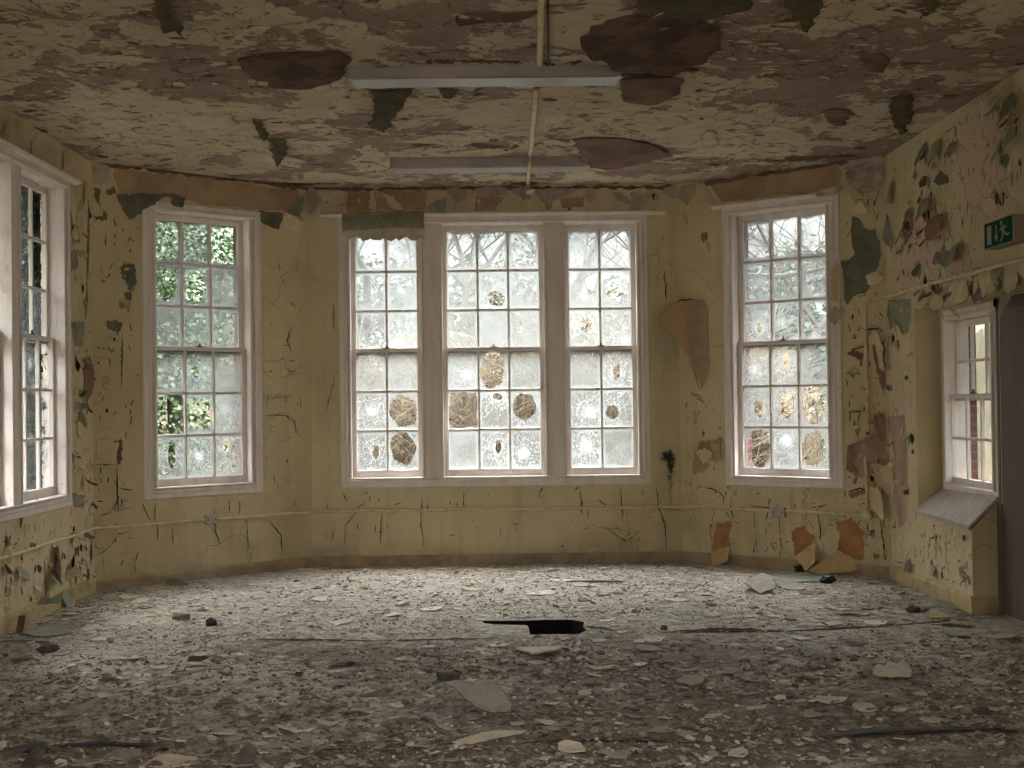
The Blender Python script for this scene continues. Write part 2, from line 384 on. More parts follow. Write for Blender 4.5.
def brick_uv(o, pl):
    uv = o.data.uv_layers.new(name='UVMap')
    for l in o.data.loops:
        q = o.data.vertices[l.vertex_index].co-pl.o; uv.data[l.index].uv = (q.dot(pl.a)+q.dot(pl.n)*1.0, q.z)
# ------------------------------------------------------------------ windows: sizes read along each wall
TH = .36                                    # wall thickness
GZ0, GZR, GZ1 = .925, 2.10, 3.272            # glass bottom, meeting rail, glass top
def unit(u0, u1, cols): return dict(u0=u0, u1=u1, cols=cols)
def bpx(x): return WB.px(x, 400, -.12)[0]
W_CENTRE = dict(pl=WB, units=[unit(bpx(357), bpx(418), 2), unit(bpx(448.3), bpx(540.3), 3), unit(bpx(570.5), bpx(632.3), 2)], ou=(WB.px(340, 400)[0], WB.px(650, 400)[0]), z0=.76, z1=3.41)
W_IVY = dict(pl=WLB, units=[unit(LB_LEN*(1-.7125), LB_LEN*(1-.3234), 3)], ou=(LB_LEN*(1-.7927), LB_LEN*(1-.2497)), z0=.755, z1=3.41)
W_EXIT = dict(pl=WRB, units=[unit(RB_LEN*.3033, RB_LEN*.712, 3)], ou=(RB_LEN*.2367, RB_LEN*.7978), z0=.76, z1=3.41)
def wl_u(x): return WL.px(x, 400, -.12)[0]
_ub = wl_u(47.5); _ua = _ub-.9
_fo = WL.px(69.5, 400)[0]
W_LEFT = dict(pl=WL, units=[unit(_ua-1.19, _ua-.29, 3), unit(_ua, _ub, 3)], ou=(_ua-1.36, _fo), z0=.78, z1=3.43)
REC0 = WR.px(918, 515)[0]; REC1 = WR.px(972, 530)[0]; LINT = 2.30; DOOR_END = REC1+1.15
W_SIDE = dict(pl=Plane(WR.P(0, 0, -.2), WR.a, WR.b, WR.n))
_sp = W_SIDE['pl']
W_SIDE.update(units=[unit(_sp.px(953.5, 400, -.05)[0], _sp.px(992.5, 400, .0)[0]-.03, 3)], ou=(_sp.px(944, 400)[0], _sp.px(1002.5, 400)[0]), z0=.80, z1=2.27)

def opening(w, ins=.07):
    return [(w['ou'][0]+ins, w['z0']+ins), (w['ou'][1]-ins, w['z0']+ins), (w['ou'][1]-ins, w['z1']-ins), (w['ou'][0]+ins, w['z1']-ins)]

def make_wall(name, pl, length, holes, sp, F_, label, e0=0.0, e1=0.0, outer=True, poly=None, bricks=True):
    v, t, loop = tess(poly or [(0, 0), (length, 0), (length, H), (0, H)], sp, holes, 0, .2)
    V = [pl.P(x, y) for x, y in v]; T = oriented(t, V, pl.n)
    mi = [0]*len(T)
    if outer:
        # the outside leaf of the wall, and the reveals round each opening
        g = Geo()
        ov, ot, _ = tess([(-e0, -.3), (length+e0*0+e1, -.3), (length+e1, H+.25), (-e0, H+.25)], 3.0, holes, 0, 0)
        OV = [pl.P(x, y, -TH) for x, y in ov]; k = len(V)
        T += [tuple(i+k for i in q) for q in oriented(ot, OV, -pl.n)]; mi += [1]*len(ot); V += OV
        for h in holes:
            for i in range(len(h)):
                a, b_ = h[i], h[(i+1) % len(h)]; k = len(V)
                for o0, o1, m_ in ((0, -.19, 0), (-.19, -TH, 1)):
                    k = len(V); V += [pl.P(*a, o0), pl.P(*b_, o0), pl.P(*b_, o1), pl.P(*a, o1)]; T.append((k, k+1, k+2, k+3)); mi.append(m_)
    o = mk(name, V, T, [M['wall'], M['brick']], kind='structure', midx=mi, label=label, cat='wall')
    fields(o, F_); brick_uv(o, pl); return o

def jag(n, r, amp, rg): return [1+rg.uniform(-amp, amp) for _ in range(n)]

def make_pane(pl, u0, u1, z0, z1, off, spec, parent, clean=0.0):
    rg = random.Random(hash((round(u0, 2), round(z0, 2), round(pl.n.x, 1))) & 0xffff)
    w, h = u1-u0, z1-z0
    kind = spec[0] if spec else None
    cx, cz = (u0+w*.5, z0+h*.5)
    holes, amt = [], (rg.uniform(0, .08) if not spec else 0)
    if kind in ('hole', 'crack'):
        cx, cz = u0+w*spec[1], z1-h*spec[2]; amt = spec[-1]
    if kind == 'hole':
        rx, rz = w*spec[3], h*spec[4]; n = 26
        ph = rg.uniform(0, 6)
        pts = []
        for k in range(n):
            a = 2*math.pi*k/n; q = 1+rg.uniform(-.06, .06)+.07*math.sin(2*a+ph)+.05*math.sin(5*a+2*ph)
            x = min(max(cx+math.cos(a)*rx*q, u0+.004), u1-.004); z = min(max(cz+math.sin(a)*rz*q, z0+.004), z1-.004)
            pts.append((x, z))
        holes = [pts]
    if kind == 'open':
        # only a jagged rim of glass is left in the rebate
        n = 7; pts = []
        for (ax, az), (bx, bz) in (((u0, z0), (u1, z0)), ((u1, z0), (u1, z1)), ((u1, z1), (u0, z1)), ((u0, z1), (u0, z0))):
            for k in range(n):
                t = (k+.5)/n; x = ax+(bx-ax)*t; z = az+(bz-az)*t; e = rg.choice((.006, .008, .012, .02, .03))*spec[1]
                x += e if ax == bx == u0 else (-e if ax == bx == u1 else 0); z += e if az == bz == z0 else (-e if az == bz == z1 else 0)
                pts.append((min(max(x, u0+.006), u1-.006), min(max(z, z0+.006), z1-.006)))
        holes = [pts]; amt = .2
    v, t, loop = tess([(u0, z0), (u1, z0), (u1, z1), (u0, z1)], max(w, h)*1.1, (), 0, 0) if not holes else tess_plain([(u0, z0), (u1, z0), (u1, z1), (u0, z1)], holes)
    V = [pl.P(x, z, off) for x, z in v]
    o = mk('pane', V, oriented(t, V, pl.n), M['glass'], parent=parent)
    a = o.data.attributes.new('imp', 'FLOAT_VECTOR', 'POINT')
    buf = []
    for x, z in v: buf += [x-cx, z-cz, amt]
    a.data.foreach_set('vector', buf)
    a = o.data.attributes.new('puv', 'FLOAT_VECTOR', 'POINT'); buf = []
    for x, z in v: buf += [(x-u0)/w, (z-z0)/h, clean]
    a.data.foreach_set('vector', buf)
    if kind == 'hole': o['label'] = 'glass pane smashed through with a hole'
    elif kind == 'open': o['label'] = 'glass pane broken out to its rim'
    elif kind == 'crack' and amt > .5: o['label'] = 'glass pane starred with cracks'
    return o
def tess_plain(outer, holes):
    pts = list(outer); edges = [(0, 1), (1, 2), (2, 3), (3, 0)]
    for h in holes:
        k = len(pts); pts += h; edges += [(k+i, k+(i+1) % len(h)) for i in range(len(h))]
    v, e, f, ov, oe, of = delaunay_2d_cdt([Vector(p) for p in pts], edges, [], 0, 1e-6)
    v = [tuple(p) for p in v]
    return v, [tuple(t) for t in f if not any(inside((sum(v[i][0] for i in t)/3, sum(v[i][1] for i in t)/3), h) for h in holes)], []

def ring_profile(g, pl, u0, u1, z0, z1, prof, mi=0):
    rings = [[pl.P(u0+i, z0+i, o), pl.P(u1-i, z0+i, o), pl.P(u1-i, z1-i, o), pl.P(u0+i, z1-i, o)] for i, o in prof]
    # quads between mitred rectangles
    k = len(g.v)
    for r in rings: g.v += r
    for i in range(len(rings)-1):
        for j in range(4):
            a, b_ = k+i*4+j, k+i*4+(j+1) % 4; g.f.append((a, b_, b_+4, a+4)); g.m.append(mi)

def make_window(name, w, label, panes, rows=3, gz=(GZ0, GZR, GZ1), lo_off=(-.075, -.115), up_off=(-.12, -.16), ledge=(.17, .17), jx=.05, clean=0.0):
    pl = w['pl']; u0, u1 = w['ou']; z0, z1 = w['z0'], w['z1']; gz0, gzr, gz1 = gz
    root = empty(name, pl.P((u0+u1)/2, z0, -.05), label, 'window', None, 'structure')
    g = Geo()
    ring_profile(g, pl, u0, u1, z0, z1, [(-.004, -.01), (0, .012), (.008, .02), (.045, .02), (.055, .028), (.072, .028), (.078, .02), (.078, -.03)])
    g.obj('architrave', M['white'], parent=root)
    # box frame: linings and mullions, head, and stop beads
    f = Geo(); us = w['units']
    xs = [(u0+.07, us[0]['u0']-jx)]+[(us[i]['u1']+jx, us[i+1]['u0']-jx) for i in range(len(us)-1)]+[(us[-1]['u1']+jx, u1-.07)]
    zt, zb = gz1+.055, gz0-.075
    for i, (a, b_) in enumerate(xs):
        f.box(pl, a, b_, z0+.06, z1-.06, -.005, -.185)
        if 0 < i < len(xs)-1:
            f.box(pl, a+.02, b_-.02, zb, zt, .004, -.005); 
        for e, sgn in ((a, -1), (b_, 1)):
            if (i == 0 and sgn < 0) or (i == len(xs)-1 and sgn > 0): continue
            f.box(pl, min(e-sgn*.018, e+sgn*.006), max(e-sgn*.018, e+sgn*.006), zb, zt, .012, -.06)
    f.box(pl, u0+.07, u1-.07, zt, z1-.06, -.003, -.185)
    bevel(f.obj('box_frame', M['white'], parent=root), .003, 1)
    s = Geo(); s.box(pl, u0+.075, u1-.075, z0+.06, zb, .002, -.26); s.box(pl, u0+.05, u1-.05, zb-.012, zb+.006, .022, -.06)
    bevel(s.obj('window_sill', M['sill'] if False else M['white'], parent=root), .004, 1)
    if ledge:
        k = Geo(); k.loft([[pl.P(u, z1+a, o) for a, o in ((-.012, 0), (-.012, .03), (0, .055), (.02, .06), (.024, .045), (.03, 0))] for u in (u0-ledge[0], u1+ledge[1])])
        k.obj('head_moulding', M['white'], parent=root)
    bar = .011
    for ui, U in enumerate(us):
        a, b_, cols = U['u0'], U['u1'], U['cols']
        for sash, (zz0, zz1), off in (('upper_sash', (gzr+.005, gz1), up_off), ('lower_sash', (gz0, gzr-.015), lo_off)):
            st = .047; q = Geo(); oo = off
            bot = .07 if sash == 'lower_sash' else .038; top = .05 if sash == 'upper_sash' else .036
            q.box(pl, a-st, a, zz0-bot, zz1+top, *oo); q.box(pl, b_, b_+st, zz0-bot, zz1+top, *oo)
            q.box(pl, a, b_, zz0-bot, zz0, *oo); q.box(pl, a, b_, zz1, zz1+top, *oo)
            cw = (b_-a)/cols; rh = (zz1-zz0)/rows
            for c_ in range(1, cols): q.box(pl, a+cw*c_-bar, a+cw*c_+bar, zz0, zz1, oo[0]-.006, oo[1]+.004)
            for r_ in range(1, rows): q.box(pl, a, b_, zz0+rh*r_-bar, zz0+rh*r_+bar, oo[0]-.007, oo[1]+.005)
            if sash == 'upper_sash':
                for e in (a-st, b_+.01): q.box(pl, e, e+.037, zz0-bot-.07, zz0-bot, *oo)   # sash horns
            sh = bevel(q.obj(sash, M['white'], parent=root), .003, 1)
            for r_ in range(rows if panes is not None else 0):
                for c_ in range(cols):
                    row = (rows-1-r_)+(0 if sash == 'upper_sash' else rows)
                    spec = panes.get((ui, row, c_))
                    make_pane(pl, a+cw*c_+(bar if c_ else 0)-.002, a+cw*(c_+1)-(bar if c_ < cols-1 else 0)+.002, zz0+rh*r_+(bar if r_ else 0)-.002, zz0+rh*(r_+1)-(bar if r_ < rows-1 else 0)+.002, (oo[0]+oo[1])/2-.008, spec, sh, clean)
        lk = Geo(); mu = (a+b_)/2; lk.box(pl, mu-.03, mu+.03, gzr+.02, gzr+.03, lo_off[0]-.03, lo_off[0]+.005); lk.box(pl, mu-.008, mu+.008, gzr+.03, gzr+.055, lo_off[0]-.018, lo_off[0]-.004)
        lk.obj('sash_lock', M['wire'], parent=root)
    return root

# panes: (unit, row from the top, column)
hole = lambda x, y, rx, ry, c=.85: ('hole', x, y, rx, ry, c)
crack = lambda x, y, c=.9: ('crack', x, y, c)
opn = lambda k=1.0: ('open', k)
P_CENTRE = {(0, 2, 1): crack(.4, .9, .7), (0, 2, 0): crack(.5, .95, .4), (0, 4, 0): crack(.5, .5), (0, 4, 1): hole(.5, .5, .45, .44, .3), (0, 5, 0): hole(.62, .52, .12, .16), (0, 5, 1): hole(.48, .42, .43, .42, .35),
  (1, 1, 1): hole(.62, .72, .3, .2, .5), (1, 3, 1): hole(.45, .5, .44, .47, .3), (1, 4, 0): opn(.7), (1, 4, 1): hole(.62, .15, .18, .09), (1, 4, 2): hole(.45, .42, .36, .38, .6), (1, 5, 1): hole(.62, .42, .1, .18), (1, 5, 2): crack(.42, .6, 1.0), (1, 3, 0): crack(.6, .6, .4),
  (2, 1, 1): hole(.5, .62, .3, .2, .4), (2, 2, 0): hole(.55, .38, .2, .22), (2, 2, 1): crack(.8, .8, .5), (2, 3, 1): hole(.48, .58, .12, .22), (2, 4, 0): crack(.65, .6), (2, 4, 1): hole(.32, .6, .2, .2), (2, 5, 0): crack(.5, .4), (2, 0, 0): crack(.3, .3, .25)}
P_IVY = {(0, 0, 2): opn(1.4), (0, 1, 0): hole(.5, .5, .37, .36, .25), (0, 1, 1): hole(.5, .55, .34, .42, .25), (0, 3, 1): hole(.38, .5, .15, .15), (0, 3, 0): crack(.4, .4, .2), (0, 4, 0): opn(.5), (0, 4, 1): hole(.5, .5, .48, .42, .2), (0, 4, 2): crack(.4, .4, .75), (0, 5, 0): hole(.55, .42, .14, .32), (0, 5, 1): crack(.45, .5), (0, 5, 2): hole(.45, .25, .1, .2, .8), (0, 1, 2): crack(.7, .8, .3)}
P_EXIT = {(0, 1, 0): crack(.6, .5, .45), (0, 2, 0): hole(.55, .6, .1, .14), (0, 2, 1): crack(.3, .5, .7), (0, 2, 2): crack(.5, .9, .6), (0, 3, 0): crack(.4, .6, 1.), (0, 3, 1): hole(.55, .4, .12, .2), (0, 4, 0): hole(.55, .55, .18, .22), (0, 4, 1): hole(.55, .48, .28, .34), (0, 4, 2): hole(.45, .46, .42, .46, .5), (0, 5, 0): hole(.55, .5, .44, .47, .3), (0, 5, 1): crack(.5, .3, 1.), (0, 5, 2): hole(.42, .5, .4, .45, .6)}
P_LEFT = {(1, 3, 1): crack(.5, .5), (1, 5, 2): crack(.7, .3, .8), (1, 0, 2): opn(1), (1, 1, 2): opn(.6), (1, 2, 2): crack(.3, .5, .3), (1, 3, 2): hole(.5, .5, .3, .3)}
P_SIDE = {(0, 1, 2): crack(.4, .5, .8), (0, 2, 2): crack(.5, .5, .6), (0, 3, 2): opn(1.0)}

make_window('window_1', W_LEFT, 'tall dirty white sash window, cut by the picture edge, beside the ivy window', P_LEFT, gz=(.95, 2.12, 3.29), clean=.6)
make_window('window_2', W_IVY, 'single white sash window looking onto green ivy', P_IVY, ledge=None)
make_window('window_3', W_CENTRE, 'wide three-part white sash window in the middle of the bay', P_CENTRE)
make_window('window_4', W_EXIT, 'single white sash window between the torn brown paper and the conduit drop', P_EXIT, ledge=(.1, -.2))
make_window('window_5', W_SIDE, 'small white sash window in the recess below the exit sign', P_SIDE, rows=2, gz=(.93, 1.575, 2.13), lo_off=(-.03, -.07), up_off=(-.075, -.115), ledge=None, jx=.03, clean=.8)

# ------------------------------------------------------------------ shell
hw = [opening(W_CENTRE)]
TB = TH*math.tan(.745/2); TB2 = TH*math.tan(.71/2)
F_BACK = {'dirt': [(500, 562, 250, 14, .5), (330, 560, 30, 25, .35), (800/2+210, 545, 35, 12, .35), (668, 470, 20, 60, .25), (340, 200, 60, 10, .25)], 'soot': [(667, 457, 7, 5, .9), (671, 465, 4, 14, .5), (671, 490, 3, 30, .28)], 'plaster': [(360, 202, 14, 12, .7), (398, 200, 22, 10, .65), (440, 205, 30, 8, .6), (520, 205, 20, 8, .5), (570, 203, 16, 8, .55)], 'green': []}
F_LB = {'dirt': [(200, 575, 120, 14, .45), (240, 545, 30, 20, .3), (290, 500, 25, 60, .15), (108, 480, 18, 60, .12)], 'soot': [], 'plaster': [(100, 172, 12, 10, .4)], 'green': [(112, 300, 8, 6, .2), (98, 330, 6, 40, .3)]}
F_RB = {'dirt': [(780, 570, 100, 14, .5), (690, 520, 20, 40, .25), (708, 450, 16, 14, .35), (880, 470, 25, 40, .2)], 'soot': [(690, 545, 5, 25, .1)], 'plaster': [(880, 450, 22, 40, .75), (900, 500, 14, 40, .7), (895, 350, 7, 30, .55), (840, 480, 10, 12, .4), (712, 450, 14, 14, .4)], 'green': [(850, 285, 10, 20, .2)]}
F_L = {'dirt': [(30, 150, 40, 12, .5), (10, 120, 20, 15, .6), (50, 600, 40, 20, .2)], 'soot': [(3, 130, 9, 12, .4)], 'plaster': [(80, 210, 8, 60, .5), (84, 400, 6, 60, .35), (10, 575, 10, 25, .4), (60, 560, 20, 25, .35)], 'green': [(75, 350, 8, 60, .2), (80, 500, 8, 20, .3)]}
F_R = {'dirt': [(1010, 110, 25, 60, .5), (950, 90, 60, 14, .3), (905, 570, 30, 25, .2), (985, 270, 30, 10, .2)], 'soot': [], 'plaster': [(985, 160, 28, 70, 1.0), (925, 240, 20, 40, .9), (920, 150, 20, 60, .4), (900, 420, 10, 60, .7), (960, 270, 20, 20, .7), (940, 560, 25, 30, .3), (905, 280, 10, 20, .6)], 'green': [(905, 320, 12, 22, .6), (935, 205, 15, 12, .3), (890, 200, 6, 40, .3)]}
make_wall('wall_back', WB, WB.px(0, 0)[0]*0+(C-B).length, hw, .05, F_BACK, 'yellow flaking back wall of the bay under the three-part window', TB, TB2)
make_wall('wall_bay_ivy', WLB, LB_LEN, [opening(W_IVY)], .05, F_LB, 'yellow flaking angled bay wall around the ivy window', TH*.5, TB)
make_wall('wall_bay_exit', WRB, RB_LEN, [opening(W_EXIT)], .05, F_RB, 'yellow flaking angled bay wall around the window by the conduit drop', TB2, TH*.5)
W_FAR_FILL = dict(pl=WR, units=[unit(8.8, 9.7, 3), unit(10.0, 10.9, 3)], ou=(8.55, 11.15), z0=.76, z1=3.41)
W_REAR_FILL = dict(pl=WX, units=[unit(1.3+1.3*i, 2.3+1.3*i, 3) for i in range(4)], ou=(1.05, 6.45), z0=.76, z1=3.41)
make_window('fill_window_far', W_FAR_FILL, 'unseen wide window added to the exit-sign wall for fill light', None, ledge=None)  # added beyond the picture edge to bring in fill light
make_window('fill_window_rear', W_REAR_FILL, 'unseen wide window added behind the viewer for fill light', None, ledge=None)  # added out of view so fill light reaches the bay walls
make_wall('wall_left', WL, LL, [opening(W_LEFT)], .08, F_L, 'yellow side wall with curling flakes under the cropped window', 0, TH*.5)
# right wall: plain up to the recess, lintel over the recess, block under the sloping sill, plain again past the door
rw = [(0, 0), (REC0, 0), (REC1, 0), (REC1, .608), (REC0, .635), (REC0, LINT), (DOOR_END, LINT), (DOOR_END, 0), (15.1, 0), (15.1, H), (0, H)]
rw = [(0, 0), (REC1, 0), (REC1, .612), (REC0, .63), (REC0, LINT), (DOOR_END, LINT), (DOOR_END, 0), ((E-E2).length, 0), ((E-E2).length, H), (0, H)]
wr = make_wall('wall_right', WR, (E-E2).length, [opening(W_FAR_FILL)], .06, F_R, 'flaking side wall carrying the green exit sign', poly=rw, outer=False)
g = Geo()
RB = -.2
def quad(pl, L, mi=0): g.add([pl.P(*q) for q in L], [tuple(range(len(L)))], mi)
quad(WR, [(REC0, .63, 0), (REC0, LINT, 0), (REC0, LINT, RB), (REC0, .80, RB)])           # far reveal beside the window
quad(WR, [(REC0, LINT, 0), (DOOR_END, LINT, 0), (DOOR_END, LINT, RB), (REC0, LINT, RB)])   # soffit
quad(WR, [(REC1, 0, 0), (REC1, .612, 0), (REC1, .82, RB), (REC1, 0, RB)])                  # end face of the sill block
quad(WR, [(DOOR_END, 0, 0), (DOOR_END, LINT, 0), (DOOR_END, LINT, RB), (DOOR_END, 0, RB)])
so = opening(W_SIDE, .05)
vv, tt, _ = tess([(REC0-.05, 0), (DOOR_END, 0), (DOOR_END, LINT+.05), (REC0-.05, LINT+.05)], .4, [so], 0, 0)
VV = [WR.P(x, y, RB) for x, y in vv]; g.add(VV, oriented(tt, VV, WR.n))
for i in range(4):
    a, b_ = so[i], so[(i+1) % 4]; g.add([WR.P(*a, RB), WR.P(*b_, RB), WR.P(*b_, RB-.25), WR.P(*a, RB-.25)], [(0, 1, 2, 3)], 1)
ov, ot, _ = tess([(-.2, -.3), ((E-E2).length+.4, -.3), ((E-E2).length+.4, H+.25), (-.2, H+.25)], 4.0, [so, opening(W_FAR_FILL)], 0, 0)
OV = [WR.P(x, y, RB-.25) for x, y in ov]; g.add(OV, oriented(ot, OV, -WR.n), 1)
al = g.obj('alcove_wall', [M['wall'], M['brick']], parent=wr); brick_uv(al, WR)
fields(al, {'dirt': [(930, 330, 20, 25, .35), (988, 570, 20, 40, .45), (930, 470, 15, 30, .3)], 'soot': [], 'plaster': [(927, 460, 14, 10, .3)], 'green': [(925, 462, 9, 9, .75), (922, 300, 14, 14, .7)]})
wx = make_wall('wall_rear', WX, (E2-A2).length, [opening(W_REAR_FILL)], .4, {'dirt': [], 'soot': [], 'plaster': [], 'green': []}, 'plain wall behind the viewer', outer=False)

# sloping timber sill over the block
g = Geo()
a0, a1 = REC0+.003, REC1+.018
prof = lambda t: [(.625-.018*t, .03), (.655-.018*t, .03), (.838+.02*t, RB+.005), (.80+.02*t, RB+.005)]
g.loft([[WR.P(u, z, o) for z, o in prof(t)] for u, t in ((a0, 0), (a1, 1))])
bevel(g.obj('trim_1', M['sill'], label='sloping worn white sill board under the recess window', cat='sill', kind='structure'), .004)
# door in the recess
g = Geo(); g.box(WR, REC1+.1, DOOR_END-.08, .01, 2.2, RB+.002, RB+.012)
for a, b_ in ((REC1+.06, REC1+.1), (DOOR_END-.08, DOOR_END-.02)): pass
d = empty('door_1', WR.P(REC1+.55, 0, RB), 'dark brown door beside the recess window at the picture edge', 'door', None, 'structure')
bevel(g.obj('door_leaf', M['doorbrown'], parent=d), .004)
g = Geo()
g.box(WR, REC1+.012, REC1+.1, 0, 2.28, RB+.001, RB+.022); g.box(WR, DOOR_END-.08, DOOR_END-.01, 0, 2.28, RB+.001, RB+.022); g.box(WR, REC1+.012, DOOR_END-.01, 2.2, 2.28, RB+.001, RB+.022)
bevel(g.obj('door_frame', M['doorbrown'], parent=d), .005)

# floor with the broken-out hole, and the ceiling
def fpx(x, y): return FLOOR.px(x, y)
hole_px = [(482, 620.5), (500, 620.8), (529, 620.5), (545, 619.8), (572, 619.8), (584, 622), (583, 627), (587, 630), (579, 634), (556, 634.2), (530, 634.5), (528.5, 627), (526, 625), (512, 624.8), (496, 624.4), (484, 623.2)]
hole_f = [fpx(*p) for p in hole_px]
poly_room = [(A2.x, YEND), (E2.x, YEND), (E.x+.6, YEND), (E.x+.6, E.y), (E.x, E.y), (C.x, 0), (B.x, 0), (A.x, A.y)]
v, t, _ = tess(poly_room, .09, [hole_f], 0, .3)
V = [FLOOR.P(x, y, 0) for x, y in v]
fl = mk('floor', V, oriented(t, V, Vector((0, 0, 1))), M['floor'], kind='structure', label='floor littered with dust and fallen paint flakes', cat='floor')
fields(fl, {'dirt': [(330, 650, 110, 22, .22), (640, 680, 200, 45, .2), (760, 740, 330, 50, .24), (300, 770, 500, 30, .16), (700, 650, 100, 14, .12), (480, 600, 260, 24, -.2), (360, 612, 150, 24, -.15), (130, 640, 130, 40, -.1), (900, 690, 80, 25, .05), (60, 745, 80, 25, .12), (780, 600, 60, 15, -.1)]})
g = Geo(); n = len(hole_f)
g.loft([[FLOOR.P(x, y, z) for x, y in hole_f] for z in (0, -.03, -.5)], True, False); g.add([FLOOR.P(x, y, -.45) for x, y in hole_f], [tuple(range(n))])
g.obj('floor_cavity', M['soil'], parent=fl)
cp = [(A2.x, YEND), (E2.x, YEND), (E.x, E.y), (C.x, 0), (B.x, 0), (A.x, A.y)]
v, t, _ = tess(cp, .08, (), 0, .3)
V = [CEIL.P(x, y, 0) for x, y in v]
ce = mk('ceiling', V, oriented(t, V, Vector((0, 0, -1))), M['ceil'], kind='structure', label='ceiling with mauve undercoat under flaking cream paint', cat='ceiling')
fields(ce, {'mauve': [(205, 75, 60, 22, .16), (420, 20, 110, 30, .1), (850, 60, 130, 30, .12), (90, 20, 100, 20, .05), (370, 128, 50, 10, .08), (700, 160, 120, 14, .09), (480, 108, 120, 14, -.08), (120, 120, 120, 20, -.12), (620, 120, 60, 12, -.1), (640, 100, 60, 10, -.06), (300, 150, 100, 14, -.05), (830, 105, 60, 12, .1), (740, 130, 60, 10, -.05)],
  'moss': [(695, 4, 55, 8, .9), (780, 76, 110, 7, .35), (520, 182, 160, 4, .4), (250, 185, 60, 5, .5), (800, 158, 60, 6, .5), (40, 130, 40, 8, .3), (60, 30, 60, 20, .2), (800, 5, 20, 12, .5), (940, 5, 60, 8, .5), (430, 145, 120, 3, .35), (480, 62, 130, 3, .5)]})
g = Geo(); g.box(Plane((0, 0, H), (1, 0, 0), (0, 1, 0), (0, 0, 1)), A.x-1.25, E.x+.8, YEND-.3, .5, .02, .25)  # eave on the left lengthened to shade the cropped window
g.obj('roof_slab', M['slate'], kind='structure', label='slab above the ceiling', cat='roof')

# baseboards and the seam strips of the bay
def board(name, pl, u0, u1, h, label, t=.022):
    g = Geo(); g.loft([[pl.P(u, z, o) for z, o in ((0, 0), (0, t), (h-.025, t), (h-.008, t*.55), (h, 0))] for u in (u0, u1)])
    return g.obj(name, M['wallboard'], kind='structure', label=label, cat='baseboard')
M['wallboard'] = plain('grimy_painted_baseboard', (.4, .31, .2), (.28, .21, .13), 4, .8, .3)
board('baseboard_back', WB, -.01, (C-B).length+.01, .1, 'low grimy baseboard below the three-part window')
board('baseboard_bay_ivy', WLB, -.008, LB_LEN-.008, .1, 'low grimy baseboard below the ivy window')
board('baseboard_bay_exit', WRB, -.008, RB_LEN-.008, .1, 'low grimy baseboard below the window by the conduit drop')
M['wallboard'] = plain('yellow_painted_baseboard', (.5, .4, .2), (.36, .28, .15), 5, .8, .3)
board('baseboard_left', WL, 0, LL-.01, .12, 'yellow baseboard under the cropped window wall')
board('baseboard_right', WR, -.008, REC1-.0005, .125, 'yellow baseboard running to the sill block')
g = Geo()
g.loft([[p for p in (WR.P(REC1, z, o) + WR.a*q for z, q in ((0, 0), (0, .022), (.1, .022), (.117, .012), (.125, 0)))] for o in (.022, RB)])
g.obj('baseboard_block', M['wallboard'], kind='structure', label='short baseboard across the end of the sill block', cat='baseboard')
